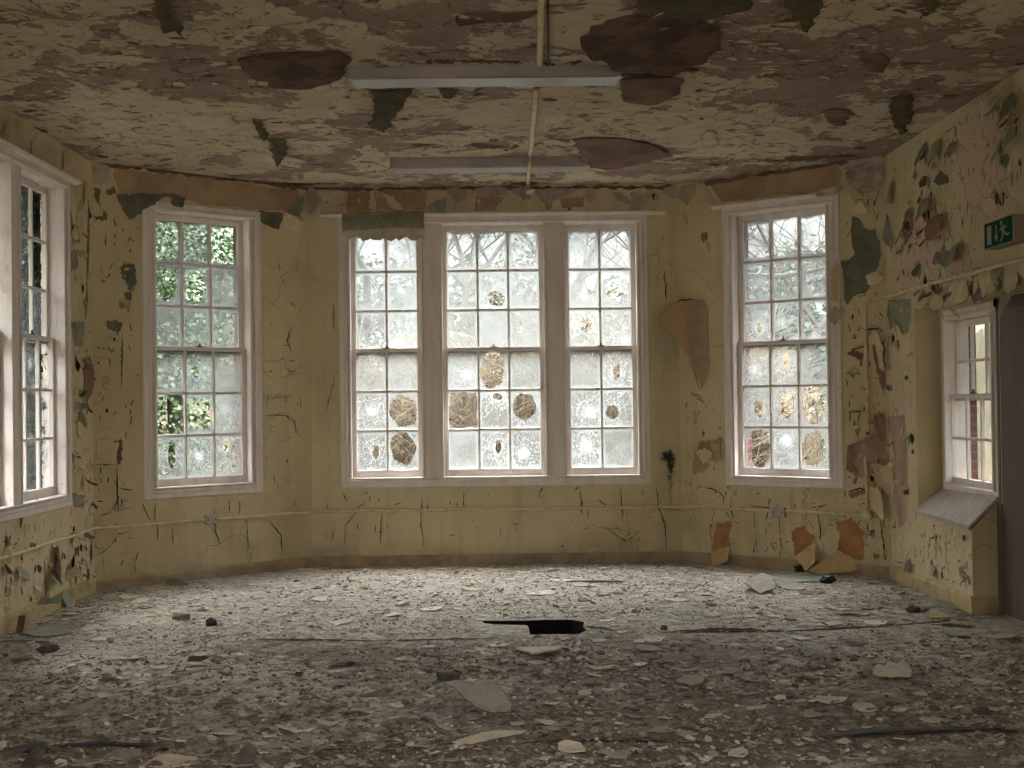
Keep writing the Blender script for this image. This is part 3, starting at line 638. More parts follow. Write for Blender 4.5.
# ------------------------------------------------------------------ peeling sheets, bare patches, cracks
def sheet(name, pl, poly, front, back=None, hinge=None, tilt=0.0, curl=0.0, roll=0.0, base=.004, th=.003, rag=.006, wob=.004, sp=None, outfn=None, px=True, parent=None, label=None, cat=None, group=None, lip=0.0, seed=None, smooth=False, kind=None):
    """a thin torn sheet lying on or lifting off a surface; front faces the room"""
    r = random.Random(seed if seed is not None else int(abs(poly[0][0]*31+poly[0][1]*17+poly[-1][0])*10))
    L = pl.pts(poly) if px else list(poly)
    cu = sum(p[0] for p in L)/len(L); cv = sum(p[1] for p in L)/len(L)
    w = max(p[0] for p in L)-min(p[0] for p in L); h = max(p[1] for p in L)-min(p[1] for p in L)
    sp = sp or max(.012, min(.06, max(w, h)/11))
    v, t, loop = tess(L, sp, (), min(rag, sp*.4), .25)
    if hinge:
        a, b_ = (pl.pts(hinge) if px else hinge); d = math.hypot(b_[0]-a[0], b_[1]-a[1]) or 1; nx, ny = -(b_[1]-a[1])/d, (b_[0]-a[0])/d
        if (cu-a[0])*nx+(cv-a[1])*ny < 0: nx, ny = -nx, -ny
    ph = r.uniform(0, 50)
    F_, Bk = [], []
    for x, y in v:
        dd = max(0.0, (x-a[0])*nx+(y-a[1])*ny) if hinge else 0.0
        o = base + (outfn(x, y) if outfn else tilt*dd+curl*dd*dd)
        o += wob*(noise.noise(Vector((x*7+ph, y*7, ph)))+.5*noise.noise(Vector((x*19+ph, y*19, 3))))*(1 if not hinge else min(1, .15+dd*8))
        X, Y = x, y
        if roll and hinge:
            al = dd/roll; k = roll*math.sin(al)-dd; X += nx*k; Y += ny*k; o += roll*(1-math.cos(al))
        F_.append(pl.P(X, Y, max(o, .0015)+th)); Bk.append(pl.P(X, Y, max(o, .0015)))
    n = len(v); T = oriented(t, [pl.P(x, y) for x, y in v], pl.n)
    V = F_+Bk; f = list(T)+[tuple(i+n for i in q[::-1]) for q in T]; mi = [0]*len(T)+[1]*len(T)
    for i in range(len(loop)):
        p, q = loop[i], loop[(i+1) % len(loop)]
        f.append((p, q, q+n, p+n)); mi.append(1)
    if lip:
        # curled edge of the surviving paint round a bare patch
        m_ = len(loop); k = len(V); hts = [lip*max(0, noise.noise(Vector((i*.35+ph, ph, 0)))*1.6+.25) for i in range(m_)]
        for i in range(m_):
            x, y = v[loop[i]]; dx, dy = x-cu, y-cv; d = math.hypot(dx, dy) or 1; dx, dy = dx/d, dy/d; e = hts[i]
            V += [pl.P(x+dx*e*.8, y+dy*e*.8, .0015), pl.P(x-dx*.2*e, y-dy*.2*e, .003+e*.45), pl.P(x-dx*e*.45, y-dy*e*.45, .004+e*.85)]
        for i in range(m_):
            j = (i+1) % m_
            for s_ in (0, 1):
                f.append((k+i*3+s_, k+j*3+s_, k+j*3+s_+1, k+i*3+s_+1)); mi.append(2)
    mats = [M[front], M[back or front]]+([M['paintflap'] if pl is not CEIL else M['creamflap']] if lip else [])
    return mk(name, V, f, mats, midx=mi, parent=parent, label=label, cat=cat, group=group, smooth=smooth, kind=kind)

def ribbon(pl, pts, width, out, r, taper=True):
    """flat strip along a polyline on a surface, tapering to its ends"""
    L = []
    for i in range(len(pts)-1):
        n = max(2, int(math.hypot(pts[i+1][0]-pts[i][0], pts[i+1][1]-pts[i][1])/.02))
        for k in range(n):
            t = k/n; L.append((pts[i][0]+(pts[i+1][0]-pts[i][0])*t+r.gauss(0, .0035), pts[i][1]+(pts[i+1][1]-pts[i][1])*t+r.gauss(0, .0035)))
    L.append(pts[-1]); return L
def crack(pl, poly, width=.009, parent=None, lift=.012, px=True, side=1):
    """an open crack with one curled-up lip of paint beside it"""
    r = random.Random(int(poly[0][0]*13+poly[0][1]*7)); L = ribbon(pl, pl.pts(poly) if px else poly, width, 0, r); n = len(L); g = Geo(); vs, lp = [], []
    for i, (x, y) in enumerate(L):
        a, b_ = L[max(0, i-1)], L[min(n-1, i+1)]; d = math.hypot(b_[0]-a[0], b_[1]-a[1]) or 1; nx, ny = -(b_[1]-a[1])/d*side, (b_[0]-a[0])/d*side
        w = width*(math.sin(math.pi*min(1, (i+.3)/n))**.6)*r.uniform(.5, 1.2); l = lift*(math.sin(math.pi*i/max(1, n-1)))*r.uniform(.6, 1.2)
        vs += [pl.P(x-nx*w/2, y-ny*w/2, .0022), pl.P(x+nx*w/2, y+ny*w/2, .0022)]
        lp += [pl.P(x+nx*(w/2+l*2.2), y+ny*(w/2+l*2.2), .001), pl.P(x+nx*(w/2+l*.7), y+ny*(w/2+l*.7), .003+l*.7), pl.P(x+nx*(w/2-l*.1), y+ny*(w/2-l*.1), .004+l)]
    g.add(vs, oriented([(2*i, 2*i+1, 2*i+3, 2*i+2) for i in range(n-1)], vs, pl.n), 0)
    if lift: g.add(lp, [(3*i+k, 3*i+k+1, 3*i+k+4, 3*i+k+3) for i in range(n-1) for k in (0, 1)], 1)
    return g.obj('paint_crack', [M['gap_shade'], M['paintflap']], parent=parent)
OB = {o.name: o for o in bpy.data.objects}
oB, oLB, oRB, oL, oR, oC = (OB[k] for k in ('wall_back', 'wall_bay_ivy', 'wall_bay_exit', 'wall_left', 'wall_right', 'ceiling'))

# ---- bare patches: part of the wall they show on
def patch(pl, par, poly, m_, lip=.02, **kw): return sheet('exposed_patch', pl, poly, m_, base=.0015, th=.0015, wob=.001, parent=par, lip=lip, rag=.008, label={'under': 'grey-green undercoat laid bare', 'olive': 'dark olive undercoat laid bare'}.get(m_, 'bare plaster patch'), **kw)
patch(WLB, oLB, [(94, 187), (100, 189), (99, 201), (100.4, 208), (107, 215), (107, 221), (95.5, 221), (94, 216), (97, 213), (95, 205.6), (94, 194)], 'under')
patch(WLB, oLB, [(105, 191.5), (115, 186), (116, 193), (108, 196)], 'under', .01)
patch(WLB, oLB, [(119, 268), (126, 264), (135, 265), (137, 283), (130, 291), (124, 280)], 'under')
patch(WLB, oLB, [(123, 293), (131, 291), (132, 300), (126, 302)], 'under', .01)
patch(WLB, oLB, [(105, 323), (114, 320), (123, 323), (120, 332), (108, 330)], 'under')
patch(WLB, oLB, [(113, 443), (121.5, 437), (121, 464), (114, 464)], 'redbrown', .015)
patch(WLB, oLB, [(115, 168), (160, 173), (210, 179), (262, 186), (297, 190), (300, 196), (292, 211), (255, 209.5), (230, 207), (200, 203), (185, 198), (150, 195), (118, 194.5)], 'buff', .012)
patch(WB, oB, [(347, 190), (369, 191), (370, 212), (346, 213)], 'plaster', .012)
patch(WB, oB, [(374, 191), (426, 190), (424, 210), (376, 211)], 'buff', .01)
patch(WB, oB, [(476, 196), (503, 197), (496, 211), (474, 211)], 'buff', .01)
patch(WB, oB, [(560, 198), (585, 197), (583, 207), (562, 208)], 'buff', .01)
patch(WRB, oRB, [(706.5, 181), (760, 174), (800, 168), (834, 163), (841, 170), (839, 184), (817, 192), (800, 194), (779, 194), (722, 203)], 'buff', .014)
patch(WRB, oRB, [(701.5, 233), (708, 232.5), (708, 239), (703, 244), (701, 239)], 'under', .012)
patch(WRB, oRB, [(852, 216.5), (862, 222), (865, 228), (876, 230), (883, 255), (880, 266), (873, 276), (871.5, 286), (866, 294), (853.5, 297), (848, 305), (844.5, 300), (845, 280), (841, 261), (849, 259.5), (855, 254), (852, 241.5), (851, 230)], 'under', .028)
patch(WRB, oRB, [(851, 445), (874, 432), (889, 448), (897, 470), (886, 470), (880, 462), (866, 466), (862, 480), (850, 470)], 'pinkplaster', .03)
patch(WRB, oRB, [(876, 413), (885, 411), (886, 440), (884.5, 449), (880, 440), (873, 424)], 'pinkplaster', .02)
patch(WRB, oRB, [(717.5, 522), (730.5, 522), (731, 547), (712.5, 551), (714, 536)], 'cardboard', .02)
patch(WRB, oRB, [(791, 531), (803.6, 525), (816, 538), (806, 552), (796, 557)], 'cardboard', .02)
patch(WRB, oRB, [(835.5, 522.5), (851, 517), (866, 533), (863, 560), (850, 556), (837, 550), (840, 536)], 'cardboard', .02)
patch(WRB, oRB, [(700, 442), (722, 437), (723, 460), (712, 462), (704, 470), (695, 474), (693, 462)], 'tanpaper', .03)
patch(WR, oR, [(888, 418), (905, 415), (908, 470), (907, 520), (900, 528), (893, 500), (896, 460)], 'pinkplaster', .02)
patch(WR, oR, [(889, 300), (912, 299), (911, 331), (905, 335), (898, 322), (890, 330)], 'sage', .03)
patch(WL, oL, [(67, 252), (77, 250), (77, 268), (70, 273)], 'sage', .015)
patch(WL, oL, [(72, 234), (79, 233), (78, 242), (72, 243)], 'sage', .012)
patch(WL, oL, [(70, 322), (83, 322), (83, 345), (74, 347)], 'sage', .015)
patch(WL, oL, [(70, 492), (84, 496), (82, 507), (73, 506)], 'sage', .015)

for pl_, par_, po_ in ((WLB, oLB, [(100, 162.5), (150, 168), (200, 174), (260, 181), (308, 187), (308, 191), (262, 184), (205, 178.5), (150, 171.5), (100, 167)]), (WRB, oRB, [(700, 182.5), (760, 173), (838, 160), (884, 152.5), (885, 157), (842, 165), (800, 170.5), (760, 176), (702, 187)]), (WB, oB, [(313, 187), (420, 187), (560, 186.5), (674, 185.5), (674, 189), (560, 189), (430, 190.5), (314, 190)])):
    sheet('exposed_patch', pl_, po_, 'redbrown', base=.0035, th=.0015, wob=.001, parent=par_, rag=.008, sp=.06, label='bare brown plaster along the ceiling line')
# ---- cracks
for p in ([(316, 215), (318.5, 240), (320, 270), (316, 282)], [(316, 283), (318, 300), (320, 320)], [(316, 345), (319, 358), (317, 375), (314, 392)], [(291, 327), (287, 341), (292, 353)], [(266, 399), (292, 396)], [(265, 416), (286, 415), (294, 422), (297, 436)], [(311, 433), (320, 434)],
          [(214, 508), (215, 530), (222, 548)], [(247, 519), (248, 553)], [(269, 521), (281, 535), (282, 555)], [(229, 500), (229, 514)], [(240, 500), (239, 514)], [(157, 522), (158, 540)], [(172, 527), (173, 545)], [(96, 465), (120, 464)], [(117, 465), (117, 488), (118, 512)], [(118, 488), (134, 490)], [(117, 511), (130, 507)], [(122, 333), (122, 350), (121, 389)], [(99, 517), (112, 511), (117, 500)], [(142, 503), (150, 520)], [(155, 503), (155, 520)], [(97, 556), (110, 546), (118, 534), (130, 531)]):
    crack(WLB, p, .012 if len(p) > 2 else .009, oLB)
for p in ([(365, 500), (356, 512), (346, 524), (344, 546)], [(382, 512), (380, 545)], [(422, 495), (421, 525), (424, 548)], [(464, 492), (464, 508)], [(580, 490), (582, 515)], [(620, 488), (622, 505), (623, 522)], [(598, 500), (606, 505)], [(608, 529), (625, 541), (640, 531)], [(656, 485), (658, 505), (665, 525), (666, 550)], [(333, 303), (334, 330)], [(337, 370), (326, 412)], [(664, 270), (666, 300)]):
    crack(WB, p, .012, oB)
for p in ([(704, 487), (718, 490), (724, 497), (723, 505)], [(715, 508), (711, 530), (712, 549)], [(731, 497), (733, 515), (730, 530)], [(754, 505), (755, 530), (758, 555)], [(770, 498), (767, 520), (766, 534)], [(779, 509), (781, 540), (780, 558)], [(791, 493), (791, 506)], [(803, 498), (803, 523)], [(818, 510), (821, 530), (820, 540)], [(750, 506), (770, 507)], [(811, 508), (828, 505)], [(690, 392), (704, 403)], [(686, 480), (690, 505)], [(694, 410), (695, 425)], [(849, 412), (862, 412)], [(846, 374), (854, 371), (861, 375)], [(851, 350), (876, 344)], [(850, 352), (862, 362)], [(865, 330), (880, 328)], [(880, 519), (884, 540), (885, 560)], [(848, 492), (860, 488), (872, 492)], [(684, 214), (688, 224)], [(700, 300), (686, 300), (668, 302)], [(686, 170), (690, 190)], [(706, 240), (709, 252)], [(870, 505), (884, 515), (886, 560)]):
    crack(WRB, p, .02 if len(p) > 2 else .014, oRB, lift=.016)
for p in ([(70, 210), (71, 235)], [(84, 180), (83, 205)], [(88, 205), (87, 280)], [(86, 282), (85, 320)], [(30, 140), (30, 165)], [(62, 150), (62, 170)], [(36, 495), (38, 508)], [(20, 510), (20, 528)], [(44, 560), (46, 600)], [(70, 560), (70, 590)]): crack(WL, p, .014, oL)
for p in ([(886, 330), (888, 380), (887, 430)], [(890, 200), (896, 260)], [(957, 138), (958, 165)], [(904, 246), (912, 232)], [(892, 560), (916, 566)], [(915, 545), (916, 558)], [(968, 545), (972, 560)], [(960, 567), (970, 577)], [(934, 535), (938, 552)], [(908, 560), (911, 572)], [(950, 150), (951, 190)], [(1008, 150), (1010, 190)], [(1000, 180), (1002, 205)], [(925, 175), (924, 205)], [(935, 300), (945, 322)], [(948, 307), (960, 318)], [(995, 290), (1004, 303)]): crack(WR, p, .013, oR)

# ---- flaps that hang or curl off the walls: things of their own
def flap(pl, poly, m1, m2, hinge, label, tilt=.15, curl=0.0, roll=0.0, name='paint_flap', cat='peeling paint', **kw):
    return sheet(name, pl, poly, m1, m2, hinge=hinge, tilt=tilt, curl=curl, roll=roll, label=label, cat=cat, **kw)
flap(WLB, [(116, 195), (147, 194), (150, 204), (131, 219), (126, 221), (121, 210)], 'under', 'paintflap', [(116, 195), (147, 194)], 'broad grey-green paint flap folded down at the upper outer corner of the ivy window', .25)
flap(WLB, [(147, 194), (172, 193), (186, 199), (180, 208), (175, 207.5), (169, 204), (171, 199), (163, 197.5), (149, 206)], 'under', 'paintflap', [(147, 193), (186, 196)], 'notched grey-green paint flap hanging over the head of the ivy window', .3)
flap(WLB, [(258, 211), (283, 213.5), (279, 223), (275, 231), (262, 225), (258, 221)], 'under', 'paintflap', [(258, 211), (283, 213)], 'grey-green paint flap folded down at the inner upper corner of the ivy window', .3)
flap(WLB, [(286, 212), (305, 191), (302, 204), (297, 218), (292, 216)], 'sage', 'paintflap', [(287, 212), (305, 190)], 'narrow grey-green triangular flap beside the bay corner above the ivy window side', .35)
flap(WLB, [(282, 216), (284, 214), (300, 221), (304, 222), (300, 233), (278, 228)], 'paintflap', 'sage', [(278, 229), (302, 233)], 'yellow paint flake lifting below the grey-green flaps near the bay corner', .3)
flap(WLB, [(93.5, 166), (102, 164), (109, 166), (108, 180), (100, 186), (94, 183)], 'lilac', 'under', [(109, 165), (107, 182)], 'pale lifted paint blister at the ceiling corner beside the cropped window', .12)
flap(WLB, [(96, 440), (115, 441), (114, 464), (96, 463)], 'paintflap', 'brownpaper', [(96, 440), (96, 463)], 'square yellow paint flake curling off a red-brown hollow beside the ivy window', .1, 1.2)
flap(WL, [(81, 358), (86, 356), (89, 372), (88, 394), (84, 406), (84, 385)], 'brownpaper', 'paintflap', [(81, 358), (83, 406)], 'long brown-backed curl of paper between the cropped window and the ivy window', .2)
flap(WL, [(52, 547), (57, 545), (57, 572), (51, 585), (49, 566)], 'sage', 'paintflap', [(56, 545), (57, 572)], 'tall curled grey-green flake low on the wall under the cropped window', .5)
flap(WL, [(44, 578), (50, 569), (57, 574), (55, 584), (48, 588)], 'sage', 'paintflap', [(49, 570), (57, 573)], 'folded grey-green flake near the floor under the cropped window', .7)
flap(WL, [(16, 568), (20, 566), (23, 574), (20, 581), (14, 577)], 'sage', 'paintflap', [(15, 568), (21, 566)], 'small grey-green diamond flake on the wall nearest the picture edge', .6)
flap(WL, [(33, 598), (36, 595), (44, 598), (52, 592), (57, 600), (55, 607), (44, 606), (35, 609)], 'sage', 'paintflap', [(34, 608), (56, 606)], 'ragged pale green flake standing out above the baseboard under the cropped window', .7)
flap(WL, [(60, 592), (64, 589), (66, 598), (68, 606), (64, 610), (59, 606)], 'sage', 'paintflap', [(60, 592), (65, 589)], 'pale green flake dangling to the floor near the side wall corner', .5)
# frieze above the middle window
flap(WB, [(306, 192), (318, 189), (320, 200), (312, 216), (306, 208)], 'lilac', 'sage', [(306, 190), (320, 190)], 'crumpled pale flake hanging in the bay corner on the ivy window side', .3)
flap(WB, [(318, 190), (344, 192), (345, 205), (332, 206), (322, 200)], 'paintflap', 'sage', [(318, 190), (344, 191)], 'yellow sagging paint flake at the ceiling beside the olive roll', .25)
flap(WB, [(383, 193), (392, 196), (405, 210), (396, 211), (386, 203)], 'paintflap', 'sage', [(383, 193), (386, 204)], 'thin yellow diagonal flake above the olive roll', .4)
flap(WB, [(427, 209), (434, 203), (446.6, 197), (445, 213), (436, 212)], 'sage', 'paintflap', [(446, 197), (445, 213)], 'grey-green upright flake beside the white triangular flake on the frieze', .45)
flap(WB, [(447, 196), (450, 197), (456, 212), (447.5, 212)], 'lilac', 'lilac', [(447, 196), (447, 212)], 'narrow white triangular flake on the frieze above the middle window', .5)
flap(WB, [(446, 188), (457, 187.5), (468, 191), (465, 200), (461, 204), (452, 198)], 'lilac', 'sage', [(446, 188), (468, 188)], 'short grey flake hanging from the ceiling line above the first mullion', .35)
flap(WB, [(475, 189), (490, 187), (506, 188), (507, 196), (492, 197), (478, 200)], 'lilac', 'sage', [(475, 188), (506, 187)], 'wide pale flake hanging from the ceiling line above the middle sash', .35)
flap(WB, [(509, 190), (520, 187), (532, 188), (530, 196), (527, 200), (518, 196)], 'lilac', 'sage', [(509, 188), (532, 187)], 'pointed pale flake hanging beside the cable end on the frieze', .4)
flap(WB, [(534, 189), (552, 188), (578, 190), (568, 196), (546, 206), (540, 199)], 'lilac', 'paintflap', [(534, 188), (580, 189)], 'long pale tongue of paint hanging above the second mullion', .35)
flap(WB, [(584, 189), (595, 188), (596, 196), (590, 204), (586, 199)], 'lilac', 'sage', [(584, 188), (596, 188)], 'small pale hooked flake at the ceiling above the narrow sash', .4)
flap(WB, [(612, 193), (620, 191.5), (632, 203), (630, 206), (616, 200)], 'lilac', 'sage', [(612, 193), (620, 191)], 'slanting pale strip of paint on the frieze above the narrow sash', .4)
flap(WB, [(631, 192), (651, 194), (648, 201), (642, 209), (630, 209)], 'lilac', 'sage', [(632, 192), (652, 193)], 'broad crumpled pale flake above the end of the head moulding', .35)
flap(WB, [(661, 190), (673, 185.5), (676, 186), (675, 201), (668, 197)], 'lilac', 'sage', [(662, 188), (676, 185)], 'pale flake drooping into the bay corner over the torn brown paper', .35)
flap(WRB, [(681, 186), (700, 183.5), (697, 195), (692, 206), (686, 202), (681, 198)], 'lilac', 'paintflap', [(681, 185), (700, 183)], 'pale pointed flake hanging on the angled wall beside the bay corner', .35)
flap(WRB, [(697, 186), (704, 182), (707, 187), (717, 203), (704, 203), (699, 196)], 'paintflap', 'lilac', [(706, 184), (718, 203)], 'yellow flake lifting beside the bare buff band over the conduit-side window', .35)
# olive roll over the head of the first sash
rl = empty('paper_roll', WB.P(*WB.px(384, 236)), 'rolled-over olive paper with torn white edge drooping on the three-part window', 'peeling paper')
zt_, zb_ = WB.px(384, 211)[1], WB.px(384, 237)[1]
bul = lambda x, y: .02+.10*math.sin(math.pi*min(1, max(0, (zt_-y)/(zt_-zb_)))*.72)
sheet('roll_face', WB, [(343, 214), (424, 212.5), (425, 231), (400, 230.5), (372, 232), (344, 233)], 'sage', 'creamflap', outfn=bul, parent=rl, rag=.003, sp=.03, smooth=True)
sheet('torn_edge', WB, [(344, 232), (372, 231), (400, 229.5), (424, 230), (426, 241), (420, 239), (414, 242), (408, 238), (402, 241), (396, 239), (391, 244), (386, 240), (378, 242), (371, 240), (366, 242), (358, 238), (352, 240), (345, 237)], 'lilac', 'creamflap', outfn=lambda x, y: bul(x, y)+.004, parent=rl, rag=.008, sp=.02, label='white torn edge')
# the big tear on the angled wall
_p, _q = WB.P(WB.px(652, 345)[0], 0), WRB.P(WRB.px(709, 345)[0], 0)
BRIDGE = wall_plane(_p, _q)                                    # sheet spanning the bay corner
flap(BRIDGE, [(659, 318), (664, 309), (672, 303.5), (681, 302), (685, 318), (691, 340), (697, 366), (700, 390), (696, 380), (688, 354), (678, 337), (664, 327)], 'tanpaper', 'brownpaper', [(684, 302), (701, 392)], 'large tan tongue of peeling paper curling between the middle and conduit-side windows', .1, .5, name='paper_tongue', cat='peeling paper')
flap(BRIDGE, [(682, 302), (694, 300), (703, 299.5), (707, 312), (708, 345), (707, 368), (702, 391), (698, 370), (692, 340), (686, 318)], 'pinkplaster', 'tanpaper', [(708, 300), (708, 391)], 'darker pinkish brown paper hanging beside the large tan tongue at the bay corner', .05, .1, name='paper_tongue', cat='peeling paper')
# crumple at the top of the angled wall, and flakes down its edge
flap(WRB, [(847, 160), (862, 156), (876, 152), (884, 157), (886, 173), (884, 189), (870, 195), (858.6, 191), (850, 183), (847, 171)], 'lilac', 'brownpaper', [(847, 157), (886, 152)], 'grey crumpled mass of peeling paint in the ceiling corner beside the buff band', .2, wob=.035, sp=.025)
flap(WRB, [(837, 184), (843, 183), (845, 189), (841, 193), (837, 190)], 'paintflap', 'under', [(837, 184), (844, 183)], 'tiny yellow curl at the end of the buff band', .5)
flap(WRB, [(848, 198), (853, 194), (857, 206), (863, 200), (868, 212), (858, 216), (850, 211)], 'paintflap', 'sage', [(848, 211), (868, 214)], 'two-pronged yellow flake above the large grey-green bare patch', .3)
flap(WRB, [(831, 317), (835, 305), (839, 303), (845, 311), (838, 326)], 'creamflap', 'under', [(838, 303), (846, 311)], 'cream square flake overlapping the window edge below the large bare patch', .5)
flap(WRB, [(833, 300), (834, 270), (838, 262), (843, 268), (844, 290), (840, 303)], 'paintflap', 'under', [(843, 265), (843, 303)], 'long yellow flake curling over the window edge beside the large bare patch', .4)
flap(WRB, [(862, 300), (868, 296), (871, 298), (871, 306), (864, 310)], 'paintflap', 'under', [(863, 309), (871, 306)], 'small yellow flake where the conduit turns toward the exit sign', .4)
flap(WRB, [(868, 276), (880, 272), (886, 278), (878, 286), (869, 285)], 'paintflap', 'brownpaper', [(868, 285), (884, 284)], 'yellow flake curling off the lower edge of the large grey-green patch', .5)
flap(WRB, [(866, 335), (879, 331), (885, 345), (886, 372), (880, 368), (870, 350)], 'paintflap', 'brownpaper', [(867, 335), (871, 352)], 'yellow paper sheet lifting off brown backing beside the conduit drop', .3, .6)
flap(WRB, [(874, 345), (885, 340), (886, 385), (884, 395), (878, 372)], 'brownpaper', 'tanpaper', [(886, 340), (886, 395)], 'brown-backed paper strip curling beside the conduit drop', .3)
flap(WRB, [(848, 353), (853, 350), (864, 353), (865, 361), (858, 358)], 'brownpaper', 'paintflap', [(850, 350), (866, 352)], 'small brown-backed tear across the conduit drop', .4)
flap(WRB, [(874, 415), (880, 411), (886, 425), (886, 452), (881, 440), (876, 428)], 'brownpaper', 'tanpaper', [(876, 413), (886, 452)], 'brown diagonal fold of torn paper beside the wall corner', .4)
flap(WRB, [(848, 446), (856, 443), (854, 452), (850, 462), (858, 470), (862, 479), (852, 472), (846, 470)], 'brownpaper', 'paintflap', [(847, 446), (847, 472)], 'curled brown edge of a bare patch beside the window foot', .45)
flap(WRB, [(881, 468), (890, 462), (898, 474), (902, 485), (894, 486), (884, 480)], 'paintflap', 'brownpaper', [(884, 466), (900, 470)], 'yellow flake projecting at the wall corner above the sill block', .3)
flap(WRB, [(849, 493), (858, 490), (868, 489), (862, 495), (852, 499)], 'brownpaper', 'paintflap', [(849, 497), (868, 489)], 'low brown curl of paper beside the conduit elbow', .5)
flap(WRB, [(868, 485), (880, 488), (886, 500), (886, 520), (880, 516), (872, 508), (868, 498)], 'paintflap', 'brownpaper', [(868, 485), (870, 508)], 'bulging yellow flake just beside the conduit elbow', .35)
flap(WRB, [(699, 452), (708, 447), (714, 452), (712, 461), (703, 464)], 'paintflap', 'brownpaper', [(700, 463), (713, 460)], 'crumpled yellow flake beside the foot of the conduit-side window', .5)
flap(WRB, [(709, 441), (722, 438), (723, 450), (716, 452)], 'tanpaper', 'brownpaper', [(709, 440), (723, 437)], 'tan curled scrap beside the foot of the conduit-side window', .35)
# lining paper folded out at the foot of the angled wall
def fold(poly, hinge, label): return flap(WRB, poly, 'cardpale', 'cardboard', hinge, label, .55, name='lining_paper', cat='lining paper', rag=.002, wob=.003)
fold([(711.7, 551.6), (730.5, 546.8), (731.5, 560), (716, 567.5)], [(711.7, 551.6), (730.5, 546.8)], 'narrow orange-brown lining paper folded out from the wall nearest the soot streak')
fold([(795, 557), (816, 540.5), (820, 561), (811, 570)], [(795, 557), (816, 540.5)], 'crossed pale brown lining paper flap beside the black lump on the floor')
fold([(816, 569), (837, 551), (849, 556), (860, 568), (853.5, 571), (825, 573)], [(837, 551), (862, 566)], 'widest pale brown lining paper flap lying out over the baseboard')
# exit-sign wall
FW = [([(888, 214), (891, 222), (896, 243), (897, 252), (890, 238)], 'sage', 'slim grey-green flake at the wall corner level with the big bare patch'),
 ([(899, 236), (903, 226), (908, 220), (914, 227), (912.5, 235), (904, 246)], 'sage', 'grey-green pointed flake on the exit-sign wall nearest the wall corner'),
 ([(921, 202), (925, 198), (932, 197.6), (937, 205), (936, 213), (926, 222)], 'sage', 'rounded grey-green flake above the pinkish patch on the exit-sign wall'),
 ([(928, 220), (936, 215), (946, 213), (951, 232), (945, 241), (939, 240)], 'brownpaper', 'brown-backed flap curling off the pinkish patch on the exit-sign wall'),
 ([(946, 258), (953, 247), (960, 243), (965, 248), (965, 263), (954, 267)], 'sage', 'four-sided grey-green flake between pinkish patch and exit sign'),
 ([(933, 144), (941, 138), (944, 145), (946, 156), (941, 167), (937, 155)], 'sage', 'tall grey-green flake high on the exit-sign wall'),
 ([(951, 143), (959, 140), (959, 158), (951, 156)], 'sage', 'small square grey-green flake high on the exit-sign wall'),
 ([(998, 145), (1002, 139), (1006, 138), (1004.6, 158), (1000, 166), (997, 160)], 'sage', 'long grey-green flake straight above the exit sign'),
 ([(1006, 98), (1012, 93), (1020, 94), (1023, 109), (1012, 125), (1007, 110)], 'under', 'big dark flake under the ceiling above the exit sign'),
 ([(941, 170), (948, 176), (951, 182), (945, 186), (940, 182)], 'under', 'dark wedge flake below the tall grey-green flake'),
 ([(889, 190), (893, 178), (897, 190), (893, 208)], 'brownpaper', 'thin brown sliver hanging at the wall corner near the ceiling'),
 ([(920, 150), (926, 142), (930, 150), (928, 168), (922, 165)], 'sage', 'dull flake near the ceiling closest to the wall corner'),
 ([(906, 212), (911, 207), (915, 216), (912, 226)], 'under', 'dark curl above the pointed flake near the wall corner'),
 ([(1009, 130), (1016, 127), (1020, 140), (1014, 150), (1009, 143)], 'sage', 'grey flake below the big dark flake under the ceiling'),
 ([(916, 86), (925, 80), (930, 92), (922, 106), (917, 97)], 'olive', 'olive flake at the meeting of ceiling and exit-sign wall')]
for poly, m_, lab in FW:
    flap(WR, poly, m_, 'paintflap', [poly[0], poly[1]], lab, .45, wob=.01)
# swags of paint hanging off the lintel below the upper conduit
LF = [([(914, 294), (926, 291), (934, 300), (930, 309), (918, 308), (914, 302)], 'paintflap', 'first yellow swag of paint over the recess, nearest the wall corner'),
 ([(928, 291), (940, 288), (950, 302), (952, 309), (942, 310), (934, 302)], 'paintflap', 'second yellow swag of paint over the recess window'),
 ([(934, 290), (943, 286), (944, 296), (938, 296)], 'sage', 'small grey-green tab hanging from the upper conduit'),
 ([(950, 286), (966, 280), (974, 290), (976, 300), (962, 305), (953, 302)], 'paintflap', 'third yellow swag over the middle of the recess window'),
 ([(971, 290), (986, 289), (990, 296), (980, 305), (977, 300)], 'under', 'dark green triangular scrap over the recess window head'),
 ([(980, 282), (992, 276), (1004, 286), (1000, 294), (990, 297)], 'paintflap', 'yellow swag of paint straight below the exit sign'),
 ([(992, 272), (1002, 266), (1005, 272), (1003, 281), (995, 281)], 'sage', 'curled grey-green tab on the conduit below the exit sign'),
 ([(1005, 280), (1018, 272), (1024, 282), (1024, 292), (1014, 293)], 'paintflap', 'yellow swag of paint over the brown door'),
 ([(1000, 296), (1013, 294), (1008, 318)], 'sage', 'narrow green pennant of paint hanging before the door frame')]
for poly, m_, lab in LF:
    flap(WR, poly, m_, 'sage' if m_ == 'paintflap' else 'paintflap', [poly[0], poly[1]], lab, .35, wob=.012)
# the sill block
flap(WR, [(930, 572), (935, 566), (938, 571), (936, 576)], 'sage', 'under', [(930, 572), (936, 566)], 'grey flake curling off the face of the sill block', .5)
flap(WR, [(960, 567), (963, 566), (968, 574), (965, 575)], 'under', 'paintflap', [(960, 566), (964, 566)], 'dark curled sliver near the edge of the sill block', .6)
flap(WR, [(907, 561), (911, 559), (913, 569), (909, 572)], 'under', 'paintflap', [(907, 560), (912, 559)], 'dark torn flake low on the wall beside the sill block', .4)

